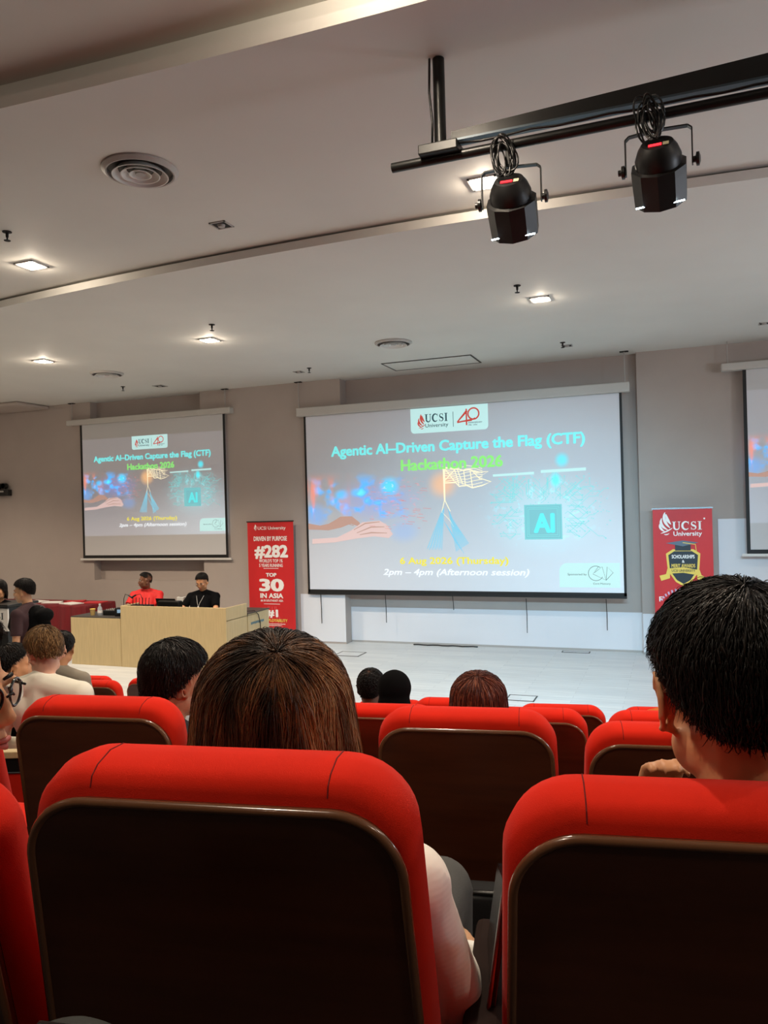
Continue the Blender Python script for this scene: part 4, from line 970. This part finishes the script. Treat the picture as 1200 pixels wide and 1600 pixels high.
def hand_parts(mb, W, d, up, side, k=1.0, curl=.5):
    """palm from the wrist W along d, back of the hand along up; thumb on side (+1/-1)"""
    d = Vector(d).normalized(); up = (Vector(up)-d*Vector(up).dot(d)).normalized(); a = d.cross(up)*side
    mb.cap(W, .024*k, W+d*.03*k, .026*k)
    for q in (-.024, -.008, .008, .024): mb.cap(W+d*.02*k+a*q*.8*k, .014*k, W+d*.085*k+a*q*k, .0115*k)
    for i, (q, L) in enumerate(((.028, .072), (.010, .082), (-.009, .076), (-.027, .060))):
        p = W+d*.088*k+a*q*k; ang = 0
        for j, f in enumerate((.45, .32, .25)):
            ang += curl*(.5+.25*j); dd = d*math.cos(ang)-up*math.sin(ang); p2 = p+dd*L*f*k; mb.cap(p, (.0092-.0009*j)*k, p2, (.0085-.0009*j)*k, n=10); p = p2
    p = W+d*.02*k+a*.028*k
    for j, f in enumerate((.040, .034, .026)):
        dd = (d*(.55+.2*j)+a*(.75-.25*j)-up*(.25+.1*j)).normalized(); p2 = p+dd*f*k; mb.cap(p, (.013-.0015*j)*k, p2, (.0115-.0015*j)*k, n=10); p = p2

def person(loc, yaw, label, skin, shirt=None, sleeves='short', hd=(0, 0, 0), pose='sit', vox=.010, floor=None, pants=None, neck=.145, k=1.0, arms=None, face=True, group=None, voxs=None, sh_w=.185, collar=0.0, shoes=True, hunch=0.0, no_legs=False, knees=None, shift=0.0):
    """loc is the head centre in the world; body hangs below it. hd = head (yaw, pitch, roll) relative to the body"""
    loc = Vector(loc); Rm = Euler((hd[1], hd[2], hd[0]), 'XYZ').to_matrix().to_4x4()
    H = Vector((0, 0, 0)); NB = Vector((shift*.35, -.045+hunch*-.3, -neck))
    top = NB+Vector((0, -.008, -.012))
    fl = (floor-loc.z) if floor is not None else -1.25
    SH = [NB+Vector((s*sh_w, -.005, -.082)) for s in (-1, 1)]
    sitting = pose == 'sit'
    if sitting: PV = Vector((shift, top.y+.17+hunch, max(fl+.50, top.z-.56)))
    else: PV = Vector((0, top.y+.01, max(fl+.90, top.z-.60)))
    arms = arms or [None, None]; A = []
    for i, s in enumerate((-1, 1)):
        sh = SH[i]
        if arms[i]: el, wr, hdr, hup = [Vector(q) for q in arms[i][:4]]; curl = arms[i][4]
        elif sitting: el = sh+Vector((s*.05, .04, -.27)); wr = Vector((s*.10, PV.y+.30, PV.z+.10)); hdr = Vector((-s*.3, 1, -.1)); hup = Vector((0, .1, 1)); curl = .5
        else: el = sh+Vector((s*.05, -.02, -.27)); wr = el+Vector((s*.01, .05, -.25)); hdr = Vector((0, .1, -1)); hup = Vector((s, 0, 0)); curl = .45
        A.append((sh, el, wr, hdr, hup, curl))
    legs = []
    for s in (-1, 1):
        hp = PV+Vector((s*.09, 0, -.02))
        if sitting: kn = hp+Vector((s*.05, .42, .02)); an = Vector((kn.x, kn.y+.03, fl+.09)); toe = an+Vector((0, .14, -.05))
        else: kn = hp+Vector((s*.01, .01, -.42)); an = Vector((kn.x, kn.y-.01, fl+.09)); toe = an+Vector((0, .13, -.05))
        if knees and knees[(s+1)//2] is not None: kn = Vector(knees[(s+1)//2]); an = Vector((kn.x, kn.y+.02, fl+.09)); toe = an+Vector((0, .14, -.05))
        legs.append((hp, kn, an, toe))
    def torso(mb, g):
        mb.cap(top+Vector((0, 0, .0)), .050+g, top+Vector((0, .02, -.12)), .085+g)
        for s in (0, 1): mb.cap(SH[s]+Vector((0, 0, 0)), .050+g, top+Vector((0, .0, -.012)), .052+g)
        mid = (top+PV)/2+Vector((0, .045 if sitting else 0, 0)); cy = .03 if sitting else 0
        for s in (-1, 1):
            mb.cap(top+Vector((s*.075, cy, -.13)), .092+g, mid+Vector((s*.06, .01, -.05)), .090+g); mb.cap(mid+Vector((s*.06, .01, -.05)), .090+g, PV+Vector((s*.07, 0, 0)), .105+g)
            mb.cap(SH[(s+1)//2], .055+g, top+Vector((s*.11, cy, -.14)), .07+g)
    b = MB(); head_parts(b, H, Rm, k, NB+Vector((0, -.005, -.03))); torso(b, 0)
    for sh, el, wr, hdr, hup, curl in A:
        b.cap(sh, .047, el, .038); b.cap(el, .038, wr, .026)
        s = 1 if sh.x > 0 else -1; hand_parts(b, wr+(wr-el).normalized()*.01, hdr, hup, -s if hup.z > .5 else s, .95, curl)
    if not no_legs:
        for hp, kn, an, toe in legs: b.cap(hp, .085, kn, .058); b.cap(kn, .056, an, .036); b.cap(an, .036, toe, .028)
    body = remeshed(b, 'person', skin, vox, None, 3)
    body.location = loc; body.rotation_euler = (0, 0, yaw); tag(body, label, 'person', group)
    if face: face_details(body, H, Rm, k)
    if shirt:
        b = MB(); torso(b, .013)
        for sh, el, wr, *_ in A:
            if sleeves == 'long': b.cap(sh, .062, el, .052); b.cap(el, .051, wr+(el-wr)*.06, .036, )
            else: b.cap(sh, .062, sh+(el-sh)*.78, .060, flat=True); b.cap(sh, .062, sh+(el-sh)*.3, .060)
        if collar:
            ring = [NB+Vector((.060*math.cos(a), .004+.058*math.sin(a), .012+collar*(-.5*math.sin(a)))) for a in [2*PI*i/20 for i in range(21)]]; b.tube(ring, .012, 8)
        remeshed(b, 'shirt', shirt, voxs or vox, body, 4)
    if pants and not no_legs:
        b = MB(); b.cap(PV+Vector((-.06, 0, 0)), .118, PV+Vector((.06, 0, 0)), .118)
        for hp, kn, an, toe in legs: b.cap(hp, .100, kn, .070); b.cap(kn, .070, an+(kn-an)*.05, .056, flat=True)
        remeshed(b, 'trousers', pants, max(vox, .011), body, 3)
        b = MB()
        if shoes:
            for s_, (hp, kn, an, toe) in enumerate(legs):
                q = MB(); q.cap(an+Vector((0, -.02, -.045)), .042, toe+Vector((0, .03, 0)), .038); q.v = [(v[0], v[1], max(v[2], fl+.002)) for v in q.v]; q.obj('shoe', BLACK, body, smooth=True)
    return body, Rm

DENIM = mat('charcoal_denim', rgb(78, 78, 76), .85, bump=('noise', 400, .3)); JEANS = mat('black_trousers', rgb(22, 22, 24), .85)
WHT_SH = mat('cream_white_shirt', rgb(246, 242, 224), .8); GRY_SH = mat('grey_brown_shirt', rgb(150, 140, 124), .85); BLK_SH = mat('black_shirt', rgb(12, 12, 14), .95, spec=.1)
STRIPE = mat('white_striped_shirt', rgb(248, 243, 232), .85, bump=('Z', 40, .05)); TEAL = mat('dark_teal_shirt', rgb(36, 50, 58), .85); ORNG = mat('orange_shirt', rgb(214, 110, 30), .8)
RED_POLO = mat('red_polo', rgb(214, 32, 30), .7); MAROON = mat('dark_maroon_shirt', rgb(62, 40, 44), .9); CREAM = mat('cream_sleeve', rgb(216, 204, 172), .85)

# 1 person with the brown bob in the nearest row
h = at_d(430, 1116, 1.17); fz = seats[0].location.z
RI = Matrix.Rotation(-.20, 3, 'Z')
def lb(px, py, d): return RI @ (at_d(px, py, d)-h)
pb, Rm = person(h, .20, 'person with a brown highlighted bob and white striped shirt in the nearest row', SKIN_A, STRIPE, 'long', pose='sit', vox=.008, floor=fz, pants=DENIM, hd=(.35, 0, 0), face=False, neck=.15, sh_w=.20,
       arms=[None, (lb(700, 1545, 1.14), lb(735, 1500, 1.42), (-.5, 1, 0), (0, 0, 1), .4)], knees=[None, lb(688, 1392, 1.62)])
hair(pb, (0, -.005, .015), (.112, .115, .108), H_BRN, 26000, seg=16, length=.40, tmax=(2.85, 2.9, 1.0), hang=True, flare=.12, thick=.00042, noise=.010, shell=.90, lift=.014, seed=4, tilt=.62, wave=.10, head_rot=Matrix.Rotation(.38, 4, 'Z'))
# 2 dark haired man at the right
h = at_d(1140, 1074, .99); fz = seats[1].location.z
pm, Rm = person(h, .34, 'person with thick black hair and bare neck in the nearest row at the right', SKIN_B, BLK_SH, 'short', hd=(.0, -.05, 0), pose='sit', vox=.006, voxs=.009, floor=fz, pants=JEANS, face=True, neck=.145, sh_w=.19,
       arms=[((-.18, .12, -.42), (-.045, .20, -.288), (.15, .1, 1), (0, 1, 0), .9), None], k=1.06)
hair(pm, (0, -.012, .038), (.094, .112, .100), H_BLACK, 16000, seg=9, length=.10, tmax=(2.30, 1.55, 1.15), thick=.0005, noise=.010, head_rot=Rm, lift=.018, seed=5, shell=.95)
# 3 face with glasses at the left edge
h = at_d(-92, 1082, 1.12); fz = seats[2].location.z
pg, Rm = person(h, .12, 'person with black framed glasses in profile at the left edge', SKIN_B, CREAM, 'long', hd=(-1.42, -.05, 0), pose='sit', vox=.006, voxs=.009, floor=fz, pants=JEANS, face=True, neck=.155, shift=-.26, sh_w=.15)
hair(pg, (0, -.012, .045), (.086, .104, .092), H_BLACK, 2500, seg=8, length=.07, tmax=(2.5, 1.6, .95), head_rot=Rm, seed=6)
gl = MB()
def GP(x, y, z): return Rm @ Vector((x, y, z))
g1 = MB()
for s in (-1, 1):
    g1.tube([GP(s*.031+.022*math.cos(a), .100-.010*abs(math.cos(a)*.5+s*.5), -.002+.020*math.sin(a)) for a in [2*PI*i/24 for i in range(25)]], .0021, 8)
    g1.tube([GP(s*.056, .096, .004), GP(s*.076, .05, .004), GP(s*.080, -.01, -.002)], .0020, 8)
g1.tube([GP(-.009, .106, .0), GP(0, .110, .004), GP(.009, .106, .0)], .002, 8)
gg = g1.obj('glasses', BLKGLOSS, pg, smooth=True)
GLASS = mat('spectacle_glass', (1, 1, 1, 1), .02); GLASS.node_tree.nodes['Principled BSDF'].inputs['Transmission Weight'].default_value = 1; GLASS.node_tree.nodes['Principled BSDF'].inputs['IOR'].default_value = 1.05
for s in (-1, 1):
    ln = MB(); ln.ell(GP(s*.031, .0965, -.002), (.0212, .0012, .0192), Rm.to_3x3()); ln.obj('lens', GLASS, gg, smooth=True)

# 4 white shirt, light brown hair
h = at_d(70, 1018, 3.9)
p4, Rm = person(h, .30, 'person with light brown hair and a white shirt at the left', SKIN_D, WHT_SH, 'long', hd=(.85, -.2, 0), vox=.010, floor=h.z-1.22, pants=JEANS, face=False, neck=.125, sh_w=.20, collar=.01)
hair(p4, (0, -.01, .04), (.088, .104, .094), H_BLOND, 3500, seg=8, length=.09, tmax=(2.25, 1.55, 1.0), thick=.0011, head_rot=Rm, lift=.02, seed=8)
# 5 grey shirt in front of the desk
h = at_d(98, 1013, 5.9)
p5, Rm = person(h, .1, 'person with black hair and a grey shirt just beyond the white shirt', SKIN_B, GRY_SH, 'short', hd=(.35, -.15, 0), vox=.012, floor=h.z-1.2, pants=JEANS, face=False, neck=.145, sh_w=.2, collar=.01)
hair(p5, (0, -.01, .04), (.090, .106, .096), H_BLACK, 2500, seg=7, length=.08, tmax=(2.35, 1.6, 1.0), thick=.0014, head_rot=Rm, seed=9)
# 6 black hair low at the left
h = at_d(22, 1040, 4.6)
p6, Rm = person(h, -.25, 'person with black hair low at the left, behind the glasses', SKIN_B, BLK_SH, 'short', hd=(-.4, 0, 0), vox=.012, floor=h.z-1.2, pants=JEANS, face=False)
hair(p6, (0, -.01, .04), (.092, .106, .096), H_BLACK, 2500, seg=7, length=.08, tmax=(2.4, 1.65, 1.0), thick=.0012, head_rot=Rm, seed=10)
# 7 black haired man left of the bob
h = at_d(276, 1062, 2.55)
p7, Rm = person(h, .05, 'person with neat black hair between the left seat and the brown bob', SKIN_A, TEAL, 'short', hd=(-.50, -.12, 0), vox=.008, voxs=.010, floor=h.z-1.2, pants=JEANS, face=False, neck=.145)
hair(p7, (0, -.012, .035), (.098, .112, .104), H_BLACK, 5000, seg=9, length=.10, tmax=(2.5, 1.65, 1.05), thick=.0009, head_rot=Rm, lift=.02, seed=11)
# 8 bald patch
h = at_d(580, 1073, 4.9)
p8, Rm = person(h, .15, 'person with a thinning crown between the seats near the stage', SKIN_C, BLK_SH, 'short', vox=.012, floor=h.z-1.2, pants=JEANS, face=False)
hair(p8, (0, -.01, .028), (.085, .100, .090), H_BLACK, 2600, seg=6, length=.04, tmax=(2.4, 1.65, .9), thick=.0012, seed=12, shell=.97)
# 9 black headscarf
h = at_d(617, 1082, 4.5)
p9, Rm = person(h, .15, 'person in a plain black headscarf right of the thinning crown', SKIN_B, BLK_SH, 'long', vox=.012, floor=h.z-1.2, pants=JEANS, face=False)
b = MB(); b.ell((0, -.01, .03), (.100, .112, .105)); b.ell((0, -.03, -.06), (.098, .10, .09)); b.cap((0, -.03, -.08), .09, (0, -.04, -.17), .12); remeshed(b, 'headscarf', mat('black_scarf', rgb(10, 10, 11), 1.0, spec=.1), .012, p9, 4)
# 10 reddish hair
h = at_d(748, 1098, 3.15)
p10, Rm = person(h, .15, 'person with reddish brown hair beyond the centre seat', SKIN_A, BLK_SH, 'short', vox=.010, floor=h.z-1.2, pants=JEANS, face=False)
hair(p10, (0, -.01, .028), (.108, .114, .100), H_RED, 5000, seg=10, length=.26, tmax=(2.5, 2.4, 1.0), hang=True, flare=.06, thick=.0011, noise=.008, lift=.02, seed=13, shell=.92)
# 11 orange clothing
h = at_d(1058, 1066, 3.9)
p11, Rm = person(h, .15, 'person in orange clothing hidden behind the dark haired head', SKIN_C, ORNG, 'long', vox=.012, floor=h.z-1.2, pants=JEANS, face=False, neck=.13, sh_w=.20)
hair(p11, (0, -.01, .035), (.088, .104, .094), H_BLACK, 1500, seg=6, length=.06, thick=.0012, seed=14)
# 12 presenter in the red polo
h = on_y(227, 907, 9.95); 
p12, Rm = person(h, PI+.35, 'person in a red polo shirt behind the birch desk, looking left', SKIN_C, RED_POLO, 'short', hd=(-1.1, .0, 0), pose='sit', vox=.010, floor=0.0, pants=JEANS, face=True, neck=.15, sh_w=.20, collar=.02,
       arms=[((-.24, .10, -.42), (-.16, .32, -.50), (.2, 1, 0), (0, 0, 1), .4), ((.26, .10, -.40), (.36, .30, -.42), (.3, 1, -.1), (0, 0, 1), .4)])
hair(p12, (0, -.012, .042), (.080, .100, .088), H_BLACK, 2500, seg=6, length=.04, tmax=(2.4, 1.6, .95), thick=.0012, head_rot=Rm, seed=15)
text_obj('shirt_lettering', 'UCSI', PW, p12, -.13, -.37, .08, .035, 0, .03).location = (0, 0, 0)
lt_ = p12.children[-1]; lt_.matrix_local = Matrix.Translation((0, .115, 0)) @ Matrix.Rotation(PI, 4, 'Z')
# 13 presenter in black
h = on_y(315, 909, 9.75)
p13, Rm = person(h, PI+.15, 'person in black with glasses and a lanyard behind the birch desk, looking down', SKIN_B, BLK_SH, 'short', hd=(.0, -.35, 0), pose='sit', vox=.010, floor=0.0, pants=JEANS, face=True, neck=.145, sh_w=.20,
       arms=[((-.27, .12, -.40), (-.14, .30, -.47), (.4, 1, 0), (0, 0, 1), .5), ((.27, .12, -.40), (.14, .30, -.47), (-.4, 1, 0), (0, 0, 1), .5)])
hair(p13, (0, -.008, .045), (.086, .102, .090), H_BLACK, 2500, seg=7, length=.07, tmax=(2.4, 1.6, 1.15), thick=.0012, head_rot=Rm, lift=.03, seed=16)
g1 = MB()
for s in (-1, 1):
    g1.tube([Rm @ Vector((s*.032+.024*math.cos(a), .102, -.002+.019*math.sin(a))) for a in [2*PI*i/16 for i in range(17)]], .0025, 6)
    g1.tube([Rm @ Vector((s*.056, .10, .004)), Rm @ Vector((s*.080, -.01, 0))], .002, 6)
g1.obj('glasses', CHROME, p13, smooth=True)
ly = MB(); ly.tube([(-.06, .06, -.20), (-.02, .12, -.30), (0, .135, -.36)], .002, 6); ly.tube([(.06, .06, -.20), (.02, .12, -.30), (0, .135, -.36)], .002, 6); ly.box((-.010, .13, -.39), (.010, .14, -.35)); ly.obj('lanyard', PW, p13)
# 14 standing man with the backpack
h = at_d(37, 924, 8.2)
p14, Rm = person(h, 1.75, 'person standing in a dark maroon T-shirt wearing a black backpack', SKIN_A, MAROON, 'short', hd=(.25, -.05, 0), pose='stand', vox=.010, floor=-.25, pants=JEANS, face=True, neck=.15, sh_w=.19)
hair(p14, (0, -.012, .045), (.092, .106, .096), H_BLACK, 3000, seg=8, length=.08, tmax=(2.35, 1.6, 1.15), thick=.0013, head_rot=Rm, lift=.02, seed=17)
bp = empty('backpack', h, 1.75, 'black backpack worn by the standing person', 'backpack')
b = MB(); b.ell((.02, -.15, -.44), (.16, .12, .22)); b.ell((.02, -.13, -.30), (.15, .11, .15));  b.ell((.02, -.22, -.26), (.13, .08, .08)); b.ell((.02, -.17, -.27), (.12, .07, .09)); remeshed(b, 'bag_body', mat('black_nylon', rgb(9, 10, 11), .95, spec=.1, bump=('noise', 60, .4)), .010, bp, 4)
b = MB(); b.ell((.02, -.28, -.50), (.11, .04, .10)); remeshed(b, 'front_pocket', mat('black_nylon_pocket', rgb(12, 12, 14), .95, spec=.1), .008, bp, 3)
for s in (-1, 1): MB().tube([(s*.10, -.14, -.25), (s*.12, -.05, -.175), (s*.12, .07, -.24), (s*.13, .09, -.36), (s*.15, .0, -.50), (s*.12, -.14, -.60)], .014, 8).obj('strap', BLACK, bp, smooth=True)
MB().tube([(.00, -.16, -.19), (.02, -.19, -.165), (.04, -.16, -.19)], .006, 6).obj('grab_handle', BLACK, bp, smooth=True)
MB().box((-.01, -.328, -.49), (.04, -.318, -.475)).obj('logo_tag', GREYW, bp)
# 15 woman in black at the left edge
h = at_d(-3, 921, 8.9)
p15, Rm = person(h, PI+.5, 'person in black with long dark hair at the left edge behind the lectern', SKIN_B, BLK_SH, 'long', pose='stand', vox=.011, floor=-.25, pants=JEANS, face=True, neck=.15, sh_w=.17)
hair(p15, (0, -.015, .02), (.090, .098, .098), H_BLACK, 3000, seg=10, length=.30, tmax=(2.9, 2.7, .95), hang=True, flare=.02, thick=.0013, seed=18)

# ------------------------------------------------------------------ small things between the near seats
# tablet held upright between the two nearest seats
r = empty('tablet', at_d(781, 1480, 1.12), .25, 'dark tablet with silver edge between the two nearest seats', 'tablet')
T = Matrix.Rotation(.18, 4, 'Y') @ Matrix.Rotation(-.25, 4, 'X')
MB().box((-.004, -.01, -.085), (.004, .16, .085), T).obj('case', BLKGLOSS, r, bevel=.002)
MB().tube([T @ Vector((-.006, -.012, -.085)), T @ Vector((-.006, -.012, .085))], .0035, 8).obj('silver_edge', CHROME, r)
# black bag standing on the floor before the centre seat
r = empty('handbag', at_d(776, 1420, 1.85)+Vector((0, 0, -.25)), .16, 'black bag hanging behind the centre second row seat', 'bag')
b = MB(); b.box((-.16, -.05, 0), (.16, .04, .30)); remeshed(b, 'bag_body', mat('black_bag_cloth', rgb(15, 16, 18), .75, bump=('noise', 40, .5)), .012, r, 5)
b = MB(); b.tube([(-.16, -.03, .30), (0, -.04, .305), (.16, -.03, .30)], .007, 8); b.obj('top_seam', BLACK, r, smooth=True)
# dark cloth bag on the camera's side of the nearest seat
r = empty('shoulder_bag', at_d(118, 1680, .70)+Vector((0, 0, -.10)), .2, 'dark cloth bag top at the bottom left corner before the nearest seat', 'bag')
b = MB(); b.ell((0, 0, .05), (.09, .05, .10)); b.ell((.01, 0, -.05), (.11, .06, .10)); remeshed(b, 'bag_body', mat('dark_olive_cloth', rgb(42, 44, 42), .8, bump=('noise', 60, .5)), .008, r, 4)
b = MB(); b.tube([(-.05, -.01, .12), (-.02, -.02, .155), (.03, -.015, .15), (.08, -.01, .09)], .006, 8); b.obj('piping', BLACK, r, smooth=True)
# phone ledge seen above the nearest seat's left corner
r = empty('phone', at_d(207, 1169, 1.06), .17, 'thin dark phone held upright, its top edge showing over the nearest seat', 'phone')
MB().box((-.05, 0, -.15), (.05, .008, 0)).obj('phone_body', BLACK, r, bevel=.002); MB().box((-.046, .008, -.146), (.046, .0086, -.004)).obj('phone_glass', BLKGLOSS, r)
